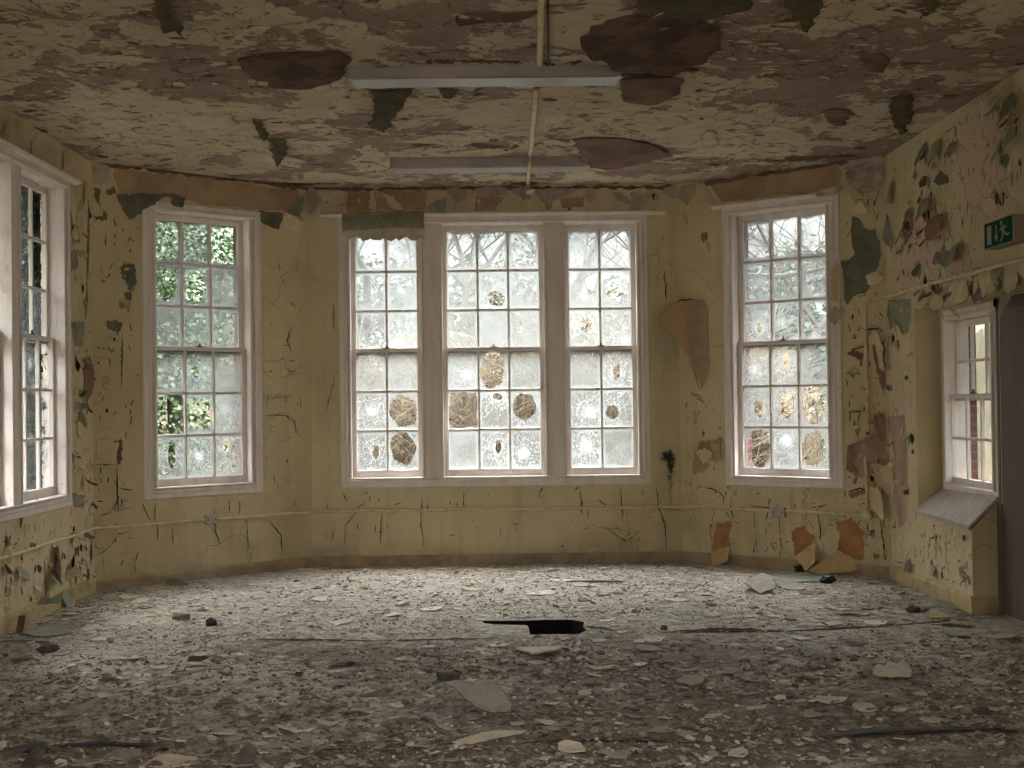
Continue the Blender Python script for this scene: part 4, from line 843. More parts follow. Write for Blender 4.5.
# ---- ceiling sheets
def csheet(poly, m1, m2, hinge, label, tilt=.08, curl=0.0, **kw): return sheet('hanging_sheet', CEIL, poly, m1, m2, hinge=hinge, tilt=tilt, curl=curl, label=label, cat='peeling ceiling paint', th=.006, wob=kw.pop('wob', .014), rag=.012, sp=kw.pop('sp', .07), smooth=True, **kw)
csheet([(237, 58), (262, 53), (300, 51.5), (340, 50), (347, 55), (346, 67), (330, 78), (300, 82), (275, 81), (252, 73), (241, 66)], 'darkbrown', 'redbrown', [(237, 56), (347, 50)], 'dark brown ragged sheet hanging at the window-ward end of the longer light fitting'.replace('window-ward', 'ivy-side'), .06)
csheet([(580, 40), (592, 26), (615, 18), (640, 13), (690, 17), (720, 25), (719, 45), (702, 58), (668, 67), (630, 66), (600, 55), (586, 48)], 'darkbrown', 'redbrown', [(592, 20), (720, 22)], 'largest dark brown sheet sagging from the ceiling over the longer light fitting end', .05, wob=.03)
csheet([(621, 68), (645, 67), (682, 66), (679, 80), (664, 86), (648, 91), (622, 87)], 'redbrown', 'darkbrown', [(621, 66), (682, 65)], 'red-brown tongue of paint wrapping the end of the longer light fitting', .05, base=.07)
csheet([(572, 138), (590, 136.5), (620, 137), (650, 142), (668, 149), (673, 152), (660, 153), (640, 157), (610, 161), (590, 160), (580, 150)], 'redbrown', 'darkbrown', [(572, 137), (650, 138)], 'leaf-shaped brown sheet hanging beside the shorter light fitting', .06)
csheet([(370, 89), (411, 88), (404, 97), (394, 107), (384, 117), (369, 112), (374, 100)], 'olive', 'under', [(370, 88), (411, 87)], 'olive torn sheet hanging just below the longer light fitting', .12)
csheet([(440, 88), (458, 88), (452, 94), (445, 94)], 'olive', 'under', [(440, 87), (458, 87)], 'tiny olive scrap below the middle of the longer light fitting', .1, sp=.03)
csheet([(152, -6), (176, -8), (170, 6), (180, 14), (182, 25), (174, 20), (164, 22), (156, 10)], 'olive', 'mauveflap', [(150, -8), (176, -8)], 'olive shredded paint dangling at the top picture edge', .1)
csheet([(785, -4), (822, -6), (818, 8), (808, 22), (800, 14), (790, 6)], 'olive', 'mauveflap', [(785, -6), (822, -6)], 'olive pointed scrap at the top edge on the exit-sign side', .1)
csheet([(636, -4), (750, -6), (748, 6), (720, 13), (690, 17), (660, 14), (640, 10)], 'olive', 'under', [(636, -8), (750, -10)], 'mossy olive stretch of bare ceiling above the largest brown sheet', .02, base=.006, wob=.01)
csheet([(891, 96), (912, 92), (912, 108), (902, 122), (892, 112)], 'olive', 'mauveflap', [(891, 94), (912, 91)], 'olive hanging flake near the ceiling edge of the exit-sign wall', .1)
csheet([(823, 110), (836, 107.5), (850, 109), (849, 116), (844, 121), (836, 123), (829, 120), (825, 116)], 'redbrown', 'mauveflap', [(824, 109), (848, 107)], 'mauve half-round scab on the ceiling toward the exit sign', .04)
csheet([(860, 56), (880, 52), (890, 58), (884, 68), (870, 68)], 'redbrown', 'mauveflap', [(860, 55), (890, 53)], 'dark mauve scab nearest the exit sign corner of the ceiling', .04)
csheet([(268, 137), (284, 137), (289, 142), (282, 152), (277, 157), (272, 146)], 'olive', 'creamflap', [(268, 136), (288, 136)], 'olive torn flake hanging over the ivy window side of the ceiling', .1)
csheet([(254, 118), (260, 119), (268, 128), (264, 133), (258, 126)], 'olive', 'creamflap', [(253, 117), (262, 117)], 'thin olive curl near the torn flake over the ivy window', .12, sp=.03)
csheet([(456, 14), (500, 12), (540, 9), (530, 15), (470, 22), (458, 22)], 'darkbrown', 'mauveflap', [(456, 12), (540, 8)], 'long dark slit of lifted paint beside the ceiling cable', .03, wob=.015)
csheet([(702, 132), (707, 130), (714, 130), (718, 133), (718, 138), (714, 141), (706, 141.5), (702, 138)], 'creamflap', 'mauveflap', [(700, 129), (718, 129)], 'pale round blister between leaf-shaped sheet and conduit-side window', .08)

# ------------------------------------------------------------------ fittings
def conduit_pts(): pass
ZP = .538; PO = .024
cd = empty('wall_conduit', WB.P(.5, ZP, .02), 'thin yellow conduit running low around the bay to a round junction box', 'conduit')
xe = WRB.px(868, 515)[0]
pts = [WL.P(LL-3.4, ZP, PO), WL.P(LL-.02, ZP, PO), WLB.P(.02, ZP, PO), WLB.P(LB_LEN-.015, ZP, PO), WB.P(.012, ZP, PO), WB.P((C-B).length-.012, ZP, PO), WRB.P(.015, ZP, PO), WRB.P(xe, ZP, PO)]
den = []
for i in range(len(pts)-1):
    n = max(2, int((pts[i+1]-pts[i]).length/.25))
    for k in range(n): den.append(pts[i].lerp(pts[i+1], k/n)+Vector((0, 0, .004*math.sin(k*1.7+i))))
den.append(pts[-1])
g = Geo(); g.tube(den, .0135, 8); g.obj('conduit_run', M['pipe'], parent=cd, smooth=True)
def jbox(pl, x, y, w, h, par, m_='boxgrey'):
    u, v_ = pl.px(x, y); g = Geo(); g.box(pl, u-w/2, u+w/2, v_-h/2, v_+h/2, .001, .05); o = bevel(g.obj('junction_box', M[m_], parent=par), .006)
    for q in (-.32, .32):
        g = Geo(); g.tube([pl.P(u+w*q, v_, .05), pl.P(u+w*q, v_, .053)], .006, 8); g.obj('screw', M['wire'], parent=o)
jbox(WRB, 780.5, 512, .13, .09, cd); jbox(WLB, 209, 519.5, .11, .075, cd)
g = Geo(); u, v_ = WRB.px(868, 516); g.tube([WRB.P(u, ZP, 0), WRB.P(u, ZP, .045), WRB.P(u, ZP, .05)], .045, 18, 0, [.045, .045, .036]); g.obj('round_box', M['pipe'], parent=cd, label='round junction box')
ztop = WRB.px(868, 457)[1]; g = Geo(); g.tube([WRB.P(xe, ZP, PO), WRB.P(xe+.004, (ZP+ztop)/2, PO), WRB.P(xe, ztop, PO+.004)], .0135, 8); g.obj('conduit_drop', M['pipe'], parent=cd, smooth=True)
up = empty('upper_conduit', WRB.P(xe, 2.2, .02), 'yellow conduit drop turning along the exit-sign wall above the recess', 'conduit')
zz = WRB.px(867, 300)[1]; xu = WRB.px(866, 300)[0]; zlow = WRB.px(866, 432)[1]
g = Geo(); g.tube([WRB.P(xu+.012, zlow, PO), WRB.P(xu+.004, (zlow+zz)/2, PO), WRB.P(xu, zz-.05, PO), WRB.P(xu+.012, zz-.012, PO), WRB.P(xu+.05, zz, PO), WRB.P(RB_LEN-.02, zz+.005, PO), WR.P(.02, 2.455, PO), WR.P(1.0, 2.46, PO), WR.P(2.0, 2.46, PO), WR.P(4.2, 2.46, PO)], .0135, 8); g.obj('conduit_run', M['pipe'], parent=up, smooth=True)
for u in (.5, 1.25, 2.2):
    g = Geo(); g.box(WR, u-.012, u+.012, 2.435, 2.485, .002, .04); g.obj('saddle_clip', M['pipe'], parent=up)

def fitting(xl, xr, y, label, w=.27, hgt=.068):
    a, b_ = CEIL.px(xl, y), CEIL.px(xr, y-1.0); yy = (a[1]+b_[1])/2
    pl = Plane((0, 0, H), (1, 0, 0), (0, 1, 0), (0, 0, -1))
    r = empty('ceiling_strip_light', (.5*(a[0]+b_[0]), yy+w/2, H), label, 'ceiling light')
    g = Geo(); g.loft([[pl.P(u, yy+v_, o) for v_, o in ((0, .001), (.006, hgt*.93), (.016, hgt), (w-.016, hgt), (w-.006, hgt*.93), (w, .001))] for u in (a[0]+.012, b_[0]-.012)])
    g.obj('lamp_housing', M['enamel'], parent=r)
    for u0, u1 in ((a[0], a[0]+.014), (b_[0]-.014, b_[0])):
        g = Geo(); g.box(pl, u0, u1, yy-.004, yy+w+.004, .001, hgt+.004); bevel(g.obj('end_cap', M['enamel'], parent=r), .003)
    g = Geo(); g.box(pl, a[0]+.03, b_[0]-.03, yy+.02, yy+w-.02, hgt+.0005, hgt+.005); bevel(g.obj('cover_strip', M['enamel'], parent=r), .002)

    return yy
y1 = fitting(346.5, 621.5, 66.5, 'longer looking grey strip light with dark brown sheets hanging at both its ends')
y2 = fitting(390, 589.5, 157.5, 'grey strip light nearer the windows with a leaf-shaped brown sheet beside it', .3, .085)
# cable along the ceiling, in two lengths between and past the fittings
def cab(pts, rad, name, label, m_, cat='cable'):
    L = []
    for x, y, o in pts: u, v_ = CEIL.px(x, y, o); L.append(CEIL.P(u, v_, o))
    g = Geo(); g.tube(L, rad, 7); return g.obj(name, M[m_], label=label, cat=cat, smooth=True)
cab([(541.5, -12, .014), (541, 10, .014), (540.5, 30, .016), (540, 50, .014), (539.5, 64, .014)], .02, 'ceiling_cable', 'pale painted cable from the top picture edge to the longer strip light', 'pipe')
cab([(536, 90, .016), (535, 104, .018), (533.5, 120, .014), (532, 136, .016), (531, 150, .02), (530.5, 156, .035), (530, 163, .11), (529, 170, .11), (528.5, 176, .105), (528, 181, .03), (528, 184, .02)], .02, 'ceiling_cable', 'pale painted cable between the two strip lights, drooping over the shorter one', 'pipe')
cab([(548, -12, .012), (548, 20, .012), (548.5, 45, .02), (548, 66, .014)], .006, 'ceiling_wire', 'thin dark wire beside the painted cable at the top picture edge', 'wire')
sheet('hanging_paper_strip', CEIL, [(526, 172), (534, 168), (533, 178), (531, 184.5), (526, 184.5)], 'lilac', 'creamflap', hinge=[(526, 184), (533, 184)], tilt=.1, base=.1, label='pale paper strip hanging where the cable meets the window wall', cat='peeling paper', sp=.03)

# exit sign: casing, green face, pictogram
FO = .11
su0, sv0 = WR.px(984.3, 250.6, FO); su1, sv1 = WR.px(1013.4, 241.6, FO); _, st0 = WR.px(984.2, 224.4, FO); _, st1 = WR.px(1013.3, 212.2, FO)
zb, zt = (sv0+sv1)/2, (st0+st1)/2; SW, SH = su1-su0, zt-zb
ex = empty('exit_sign', WR.P((su0+su1)/2, zb, 0), 'green emergency exit sign with running figure on the flaking side wall', 'sign')
g = Geo(); g.box(WR, su0+.004, su1-.004, zb+.004, zt-.004, .001, FO-.006); bevel(g.obj('sign_casing', M['signbox'], parent=ex), .006)
g = Geo(); g.box(WR, su0, su1, zb, zt, FO-.006, FO); g.obj('sign_border', M['signwhite'], parent=ex)
SP = Plane(WR.P(su0, zb, FO), WR.a, WR.b, WR.n); bd = .011
g = Geo(); g.box(SP, bd, SW-bd, bd*.8, SH-bd*.8, -.001, .0012); g.obj('sign_face', M['signgreen'], parent=ex)
def emblem(name, polys):
    g = Geo()
    for P_ in polys:
        n = len(P_); vs = [SP.P(x*SW, y*SH, o) for o in (.001, .0026) for x, y in P_]
        T = [tuple(range(n, 2*n))]; T = oriented(T, vs, SP.n); g.add(vs, T+[(i, (i+1) % n, n+(i+1) % n, n+i) for i in range(n)])
    g.obj(name, M['signwhite'], parent=ex)
emblem('door_symbol', [[(.12, .16), (.27, .14), (.27, .84), (.12, .84)]])
emblem('arrow_symbol', [[(.42, .34), (.455, .34), (.455, .78), (.42, .78)], [(.375, .42), (.437, .18), (.50, .42), (.437, .36)]])
hd = [(.615+.036*math.cos(t), .80+.085*math.sin(t)) for t in [i*math.pi/6 for i in range(12)]]
emblem('running_figure_symbol', [hd, [(.615, .70), (.69, .68), (.73, .44), (.65, .40)], [(.62, .66), (.63, .58), (.57, .52), (.555, .58)], [(.69, .67), (.76, .58), (.80, .62), (.71, .71)], [(.65, .42), (.70, .40), (.66, .27), (.60, .13), (.56, .15), (.62, .30)], [(.70, .42), (.74, .46), (.80, .36), (.88, .38), (.88, .32), (.78, .28)]])
# ------------------------------------------------------------------ small flakes, each an object of its own
SCAR_SHADES = {}
def scar_shade(pl, u, v, ru, rv, rg, rot=0.0):
    SCAR_SHADES.setdefault(id(pl), (pl, []))[1].append((u, v, ru, rv, rot, rg.randint(0, 10**6)))
def flake(pl, u, v, r_, name, m1, m2, label, group, cat, rg, roll=None, dn=True, tilt=.4):
    n = rg.randint(5, 8); a0 = rg.uniform(0, 6.28); sx = rg.uniform(.55, 1.0)
    poly = [(u+r_*sx*math.cos(a0+2*math.pi*k/n)*rg.uniform(.7, 1.2), v+r_*math.sin(a0+2*math.pi*k/n)*rg.uniform(.7, 1.25)) for k in range(n)]
    th = rg.uniform(0, 6.28) if not dn else rg.choice((math.pi/2, math.pi/2+.5, math.pi/2-.6, 0.1, math.pi))+rg.gauss(0, .25)
    cx, cy = math.cos(th), math.sin(th)                      # towards the hinge
    hx, hy = u+cx*r_*.8, v+cy*r_*.8
    if pl is not CEIL: scar_shade(pl, u-cx*r_*.35, v-cy*r_*.35, r_*sx*1.05, r_*1.05, rg)
    return sheet(name, pl, poly, m1, m2, hinge=[(hx-cy, hy+cx), (hx+cy, hy-cx)], tilt=tilt*rg.uniform(.5, 1.6), roll=rg.choice((0, r_*1.1, r_*1.6)) if roll is None else roll, base=.001, th=.002, rag=r_*.06, wob=.004, sp=r_*.42, px=False, label=label, cat=cat, group=group, seed=rg.randint(0, 10**6))
def scatter(pl, rect, n, r0, r1, cols, label, group, seed, ok=None, name='hanging_paint_flake', **kw):
    rg = random.Random(seed); k = 0; tries = 0
    while k < n and tries < n*20:
        tries += 1
        x, y = rg.uniform(rect[0], rect[2]), rg.uniform(rect[1], rect[3]); u, v = pl.px(x, y)
        if ok and not ok(u, v, x, y): continue
        m1, m2 = rg.choice(cols); flake(pl, u, v, r0+(r1-r0)*rg.random()**2, name, m1, m2, label, group, 'paint flake', rg, **kw); k += 1
YS = [('paintflap', 'sage'), ('paintflap', 'sage'), ('sage', 'paintflap'), ('paintflap', 'under'), ('under', 'paintflap'), ('paintflap', 'brownpaper')]
YY = YS+[('paintflap', 'under')]*4
floorok = lambda u, v, x, y: .15 < v < 3.62
scatter(WL, (71, 200, 92, 590), 44, .03, .085, YY, 'small curled paint flake on the strip between cropped window and ivy window', 'paint flakes on the strip beside the cropped window', 1, lambda u, v, x, y: floorok(u, v, x, y) and u < LL-.05)
scatter(WL, (2, 535, 88, 612), 28, .025, .065, YS, 'small curled paint flake low on the side wall under the cropped window', 'paint flakes under the cropped window', 2, floorok)
scatter(WLB, (97, 225, 128, 510), 14, .015, .045, YY, 'small paint flake on the angled wall beside the ivy window', 'paint flakes beside the ivy window', 3, lambda u, v, x, y: floorok(u, v, x, y) and .05 < u < W_IVY['ou'][0]-.06)
scatter(WRB, (846, 310, 884, 560), 20, .015, .05, YY, 'small paint flake on the angled wall beside the conduit drop', 'paint flakes beside the conduit drop', 4, lambda u, v, x, y: floorok(u, v, x, y) and W_EXIT['ou'][1]+.06 < u < RB_LEN-.06)
scatter(WRB, (690, 425, 730, 515), 7, .015, .045, YY, 'small paint flake low on the angled wall beside the soot streak', 'paint flakes beside the soot streak', 5, floorok)
nosign = lambda u, v, x, y: .06 < u and .15 < v < 3.6 and not (su0-.1 < u < su1+.1 and zb-.15 < v < zt+.15) and not (REC0-.05 < u and v < LINT+.06)
scatter(WR, (889, 85, 958, 285), 42, .02, .06, YY, 'small curled flake on the pinkish upper wall between corner and exit sign', 'paint flakes beside the exit sign', 6, nosign)
scatter(WR, (995, 75, 1023, 205), 14, .02, .06, YS, 'small curled flake on the upper wall above the exit sign', 'paint flakes above the exit sign', 7, nosign)
scatter(WR, (888, 300, 917, 575), 24, .02, .055, YY, 'small paint flake on the narrow wall between the corner and the recess', 'paint flakes beside the recess', 8, nosign)
scatter(WR, (915, 284, 1022, 300), 16, .03, .06, YS, 'small paint flake on the lintel over the recess', 'paint flakes on the lintel', 9, lambda u, v, x, y: LINT+.03 < v < 2.42)
scatter(WR, (920, 535, 970, 600), 14, .015, .035, YY, 'small paint flake on the face of the sill block', 'paint flakes on the sill block', 10, lambda u, v, x, y: REC0 < u < REC1-.03 and .15 < v < .58)
scatter(WB, (322, 190, 668, 210), 16, .02, .05, [('lilac', 'sage'), ('paintflap', 'sage'), ('creamflap', 'lilac')], 'small torn flake on the frieze above the three-part window', 'flakes on the frieze', 11, lambda u, v, x, y: 3.44 < v < 3.66)
CC = [('creamflap', 'mauveflap')]*4+[('mauveflap', 'creamflap')]*2+[('creamflap', 'redbrown'), ('redbrown', 'darkbrown')]
inroom = lambda u, v, x, y: abs(u) < 3.3 and v < -.15-max(0, abs(u)-1.75)*.95
scatter(CEIL, (0, 40, 1024, 186), 66, .025, .07, CC, 'small flake of paint curling down from the ceiling', 'flakes curling off the ceiling', 12, inroom, name='ceiling_paint_flake', dn=False, tilt=.14, roll=0)
# bare flake scars, the dark ones painted shade under lifted paint; slits between them
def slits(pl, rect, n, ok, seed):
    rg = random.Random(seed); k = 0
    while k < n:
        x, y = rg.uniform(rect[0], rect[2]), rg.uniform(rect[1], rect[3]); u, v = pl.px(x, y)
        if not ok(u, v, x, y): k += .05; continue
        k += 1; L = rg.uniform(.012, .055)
        if rg.random() < .75: scar_shade(pl, u, v, rg.uniform(.002, .007), L, rg, rg.gauss(0, .3))
        else: scar_shade(pl, u, v, L*.8, rg.uniform(.002, .006), rg, rg.gauss(0, .3))
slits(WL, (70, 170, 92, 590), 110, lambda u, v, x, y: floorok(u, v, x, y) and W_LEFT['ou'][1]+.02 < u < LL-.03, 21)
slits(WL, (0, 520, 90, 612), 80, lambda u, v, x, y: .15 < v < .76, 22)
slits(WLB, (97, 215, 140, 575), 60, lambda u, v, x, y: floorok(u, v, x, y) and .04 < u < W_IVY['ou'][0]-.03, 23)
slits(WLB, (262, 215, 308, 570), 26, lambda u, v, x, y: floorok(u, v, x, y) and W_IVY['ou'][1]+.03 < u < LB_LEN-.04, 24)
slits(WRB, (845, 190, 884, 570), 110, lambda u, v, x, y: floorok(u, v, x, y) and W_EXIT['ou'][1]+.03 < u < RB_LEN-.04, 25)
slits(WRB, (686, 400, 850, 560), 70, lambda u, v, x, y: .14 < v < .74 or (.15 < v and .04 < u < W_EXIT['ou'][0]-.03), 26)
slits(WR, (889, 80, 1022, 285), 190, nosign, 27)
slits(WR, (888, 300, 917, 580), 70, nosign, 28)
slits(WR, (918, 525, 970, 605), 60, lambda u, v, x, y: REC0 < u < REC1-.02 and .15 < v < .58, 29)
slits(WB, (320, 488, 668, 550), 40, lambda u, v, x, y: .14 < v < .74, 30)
for pl, L_ in SCAR_SHADES.values():
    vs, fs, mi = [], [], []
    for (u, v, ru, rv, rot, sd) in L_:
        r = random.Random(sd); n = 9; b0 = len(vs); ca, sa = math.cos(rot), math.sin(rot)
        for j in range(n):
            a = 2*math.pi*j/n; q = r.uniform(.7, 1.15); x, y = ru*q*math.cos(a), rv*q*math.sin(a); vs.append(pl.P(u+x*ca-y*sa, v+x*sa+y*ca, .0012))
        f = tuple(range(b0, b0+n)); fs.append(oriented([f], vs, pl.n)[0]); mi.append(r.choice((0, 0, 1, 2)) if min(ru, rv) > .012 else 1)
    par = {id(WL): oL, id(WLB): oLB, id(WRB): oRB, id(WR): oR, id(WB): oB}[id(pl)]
    mk('flake_scar_shade', vs, fs, [M['sage'], M['gap_shade'], M['pinkplaster']], midx=mi, parent=par, kind='stuff')
# the countless smaller scales of ceiling paint, one object
rg = random.Random(77); vs, fs, mi = [], [], []; k = 0
while k < 2000:
    x, y = rg.uniform(-10, 1034), 186*rg.random()**.8; u, v = CEIL.px(x, y)
    if not inroom(u, v, x, y) or noise.noise(Vector((u*1.1, v*1.1, 2)))+.5*noise.noise(Vector((u*3.3, v*3.3, 5))) < rg.uniform(-.3, .35): continue
    k += 1; r_ = .008+.03*rg.random()**2.5; n = rg.randint(4, 6); a0 = rg.uniform(0, 6.28); b0 = len(vs); ti = .03+.4*rg.random()**2.5; ta = rg.uniform(0, 6.28)
    for q in (0, 1):
        for j in range(n):
            a = a0+2*math.pi*j/n; p_, q_ = r_*1.6*math.cos(a)*rg.uniform(.7, 1.3), r_*.8*math.sin(a)*rg.uniform(.7, 1.3); dd = max(0, p_*math.cos(ta)+q_*math.sin(ta)+r_*.6)
            vs.append(CEIL.P(u+p_, v+q_, .0015+dd*ti+.0018*q))
    fs.append(tuple(range(b0+n, b0+2*n))); fs += [(b0+j, b0+(j+1) % n, b0+n+(j+1) % n, b0+n+j) for j in range(n)]+[tuple(range(b0, b0+n))[::-1]]
    mi += [rg.choice((0, 0, 0, 0, 1, 1, 1, 2))]*(n+2)
mk('ceiling_paint_scales', vs, fs, [M['creamflap'], M['mauveflap'], M['redbrown']], midx=mi, kind='stuff', label='countless tiny scales of paint coming off the ceiling', cat='peeling ceiling paint', recenter=False)
# ------------------------------------------------------------------ what lies on the floor
def chip_mesh(rg, r_, th, bend):
    n = rg.randint(5, 8); a0 = rg.uniform(0, 6.28); asp = rg.uniform(.5, 1.0)
    P_ = [(r_*math.cos(a0+2*math.pi*k/n)*rg.uniform(.65, 1.2), asp*r_*math.sin(a0+2*math.pi*k/n)*rg.uniform(.65, 1.2)) for k in range(n)]
    ring = P_+[(x*.45, y*.45) for x, y in P_]; ba = rg.uniform(0, 3.14); bx, by = math.cos(ba), math.sin(ba)
    z = [bend*((x*bx+y*by)/r_)**2*r_+.0006 for x, y in ring]; t0 = rg.uniform(-.16, .16); zm = None
    zz = [a+(x*bx+y*by)*t0 for a, (x, y) in zip(z, ring)]; lo = min(zz); zz = [a-lo for a in zz]
    vs = [(x, y, a+th) for (x, y), a in zip(ring, zz)]+[(x, y, a) for (x, y), a in zip(ring, zz)]
    c = len(vs); zc = sum(zz[n:])/n; vs += [(0, 0, zc+th), (0, 0, zc)]
    f = []
    for k in range(n):
        j = (k+1) % n
        f += [(k, j, n+j, n+k), (n+k, n+j, c), (2*n+j, 2*n+k, 3*n+k, 3*n+j), (3*n+j, 3*n+k, c+1), (j, k, 2*n+k, 2*n+j)]
    return vs, f
rg = random.Random(42)
NAV = []                                                    # keep things off the hole
def okfloor(x, y, m_=.06):
    if abs(x) > 3.36 or y < -12 or y > -.14-max(0, abs(x)-1.72)*.93: return False
    return not inside((x, y), HOLE_BIG)
hx = [p[0] for p in hole_f]; hy = [p[1] for p in hole_f]
HOLE_BIG = [(min(hx)-.06, min(hy)-.08), (max(hx)+.06, min(hy)-.08), (max(hx)+.06, max(hy)+.08), (min(hx)-.06, max(hy)+.08)]
CHL = {'pale': 'pale fallen paint chip lying in the floor litter', 'grey': 'grey fallen paint chip lying in the floor litter', 'brown': 'brown fallen paint chip lying in the floor litter', 'green': 'grey-green fallen paint chip lying in the floor litter', 'cream': 'cream fallen paint chip lying in the floor litter', 'white': 'white fallen paint scrap lying in the floor litter'}
def chip(x, y, r_, col, rz=None, th=None, bend=None, label=None, group=None, z=0.0):
    vs, f = chip_mesh(rg, r_, th or rg.uniform(.003, .007), bend if bend is not None else rg.uniform(0, .3))
    a = rz if rz is not None else rg.uniform(0, 6.28)
    o = mk('paint_chip', vs, f, M['chip_'+col], label=label or CHL[col], cat='paint chip', group=group or 'fallen '+col+' paint chips', recenter=False)
    o.location = (x, y, z); o.rotation_euler.z = a; return o
# the clearly seen single chips: pixel of the middle, half width in pixels, colour
BIG = [(47, 686, 8, 'pale'), (114, 692, 11, 'grey'), (156, 731, 17, 'pale'), (110, 697, 9, 'pale'), (84, 708, 12, 'grey'), (205, 655, 12, 'pale'), (216, 660, 10, 'brown'), (225, 657, 8, 'pale'), (240, 655, 7, 'white'), (128, 659, 14, 'pale'), (160, 668, 12, 'pale'), (150, 696, 12, 'pale'), (228, 702, 10, 'brown'), (250, 716, 12, 'grey'), (200, 728, 14, 'grey'), (222, 735, 12, 'pale'),
 (296, 731, 18, 'pale'), (304, 728, 14, 'grey'), (273, 747, 18, 'grey'), (262, 752, 14, 'pale'), (258, 745, 12, 'pale'), (316, 743, 9, 'pale'), (300, 746, 14, 'grey'), (250, 762, 18, 'grey'), (270, 735, 12, 'pale'), (205, 752, 20, 'grey'), (120, 757, 22, 'grey'), (90, 764, 20, 'grey'), (60, 762, 14, 'brown'), (170, 764, 24, 'pale'), (150, 750, 20, 'brown'), (180, 742, 12, 'pale'),
 (375, 695, 18, 'brown'), (390, 694, 14, 'grey'), (320, 691, 10, 'grey'), (318, 712, 8, 'grey'), (380, 731, 14, 'grey'), (410, 722, 10, 'brown'), (396, 706, 9, 'white'), (432, 697, 6, 'white'), (350, 717, 16, 'brown'), (485, 651, 13, 'pale'), (500, 646, 11, 'white'), (470, 682, 8, 'pale'), (487, 655, 9, 'pale'), (450, 655, 10, 'grey'), (300, 660, 10, 'grey'), (345, 665, 14, 'brown'),
 (600, 641, 11, 'pale'), (622, 633, 6, 'white'), (606, 621, 10, 'white'), (614, 626, 7, 'pale'), (655, 640, 16, 'pale'), (648, 650, 18, 'grey'), (656, 644, 8, 'brown'), (700, 640, 10, 'brown'), (540, 594, 18, 'white'), (583, 601, 8, 'brown'), (600, 595, 9, 'brown'), (618, 594, 8, 'brown'), (676, 601, 14, 'pale'), (680, 592, 10, 'pale'), (585, 586, 16, 'pale'), (560, 581, 12, 'white'), (709, 617, 11, 'grey'), (706, 596, 6, 'brown'),
 (690, 671, 14, 'grey'), (728, 673, 14, 'grey'), (755, 680, 16, 'grey'), (600, 669, 14, 'pale'), (595, 676, 12, 'pale'), (584, 694, 9, 'pale'), (607, 690, 7, 'white'), (618, 724, 5, 'white'), (640, 665, 10, 'white'), (698, 716, 10, 'brown'), (662, 731, 14, 'grey'), (617, 755, 18, 'grey'), (665, 765, 14, 'grey'), (730, 750, 16, 'brown'), (760, 708, 9, 'pale'), (545, 712, 12, 'brown'), (551, 704, 10, 'pale'), (550, 730, 12, 'grey'),
 (790, 588, 22, 'grey'), (812, 593, 20, 'brown'), (848, 614, 11, 'white'), (843, 610, 8, 'white'), (864, 615, 9, 'green'), (830, 625, 14, 'pale'), (876, 623, 16, 'white'), (802, 639, 12, 'white'), (850, 597, 12, 'pale'), (878, 583, 11, 'cream'), (858, 577, 10, 'cream'), (893, 579, 9, 'cream'), (932, 600, 14, 'cream'), (948, 608, 18, 'grey'), (956, 625, 16, 'cream'), (975, 632, 18, 'cream'), (990, 626, 20, 'grey'), (960, 636, 14, 'green'), (1005, 637, 18, 'cream'), (940, 617, 14, 'cream'), (1012, 622, 12, 'grey'), (985, 617, 14, 'cream'), (1000, 648, 16, 'grey'), (887, 639, 12, 'grey'), (856, 645, 10, 'brown'), (984, 683, 16, 'pale'), (920, 694, 9, 'pale'), (855, 758, 18, 'grey'), (880, 762, 16, 'grey'), (826, 700, 22, 'pale'), (866, 708, 18, 'pale'), (980, 655, 12, 'pale'), (780, 649, 8, 'white'), (772, 660, 9, 'grey'), (812, 668, 12, 'brown'), (840, 676, 6, 'white'),
 (20, 660, 12, 'brown'), (60, 655, 10, 'grey'), (70, 615, 12, 'cream'), (90, 609, 10, 'cream'), (110, 604, 10, 'green'), (130, 598, 14, 'cream'), (140, 602, 12, 'pale'), (100, 640, 10, 'pale'), (204, 610, 6, 'white'), (250, 585, 10, 'pale'), (305, 571, 8, 'pale'), (320, 600, 12, 'pale'), (395, 615, 14, 'white'), (430, 610, 14, 'white'), (400, 605, 12, 'white'), (340, 623, 14, 'pale'), (470, 590, 12, 'pale'), (512, 575, 8, 'pale')]
nb = 0
for x, y, hw_, col in BIG:
    u, v = fpx(x, y)
    if okfloor(u, v): chip(u, v, hw_/F*(CAM-Vector((u, v, 0))).length, col, bend=rg.uniform(.02, .25)); nb += 1
cols = ['pale']*6+['grey']*6+['brown']*6+['cream', 'green', 'white']
while nb < 292:
    x, y = rg.uniform(-10, 1034), 570+198*rg.random()**.8; u, v = fpx(x, y)
    if not okfloor(u, v): continue
    chip(u, v, rg.uniform(.025, .055)*(1+.6*rg.random()**4), rg.choice(cols if v > -5.2 else ['brown', 'brown', 'grey', 'brown', 'pale']), z=rg.uniform(0, .003)); nb += 1
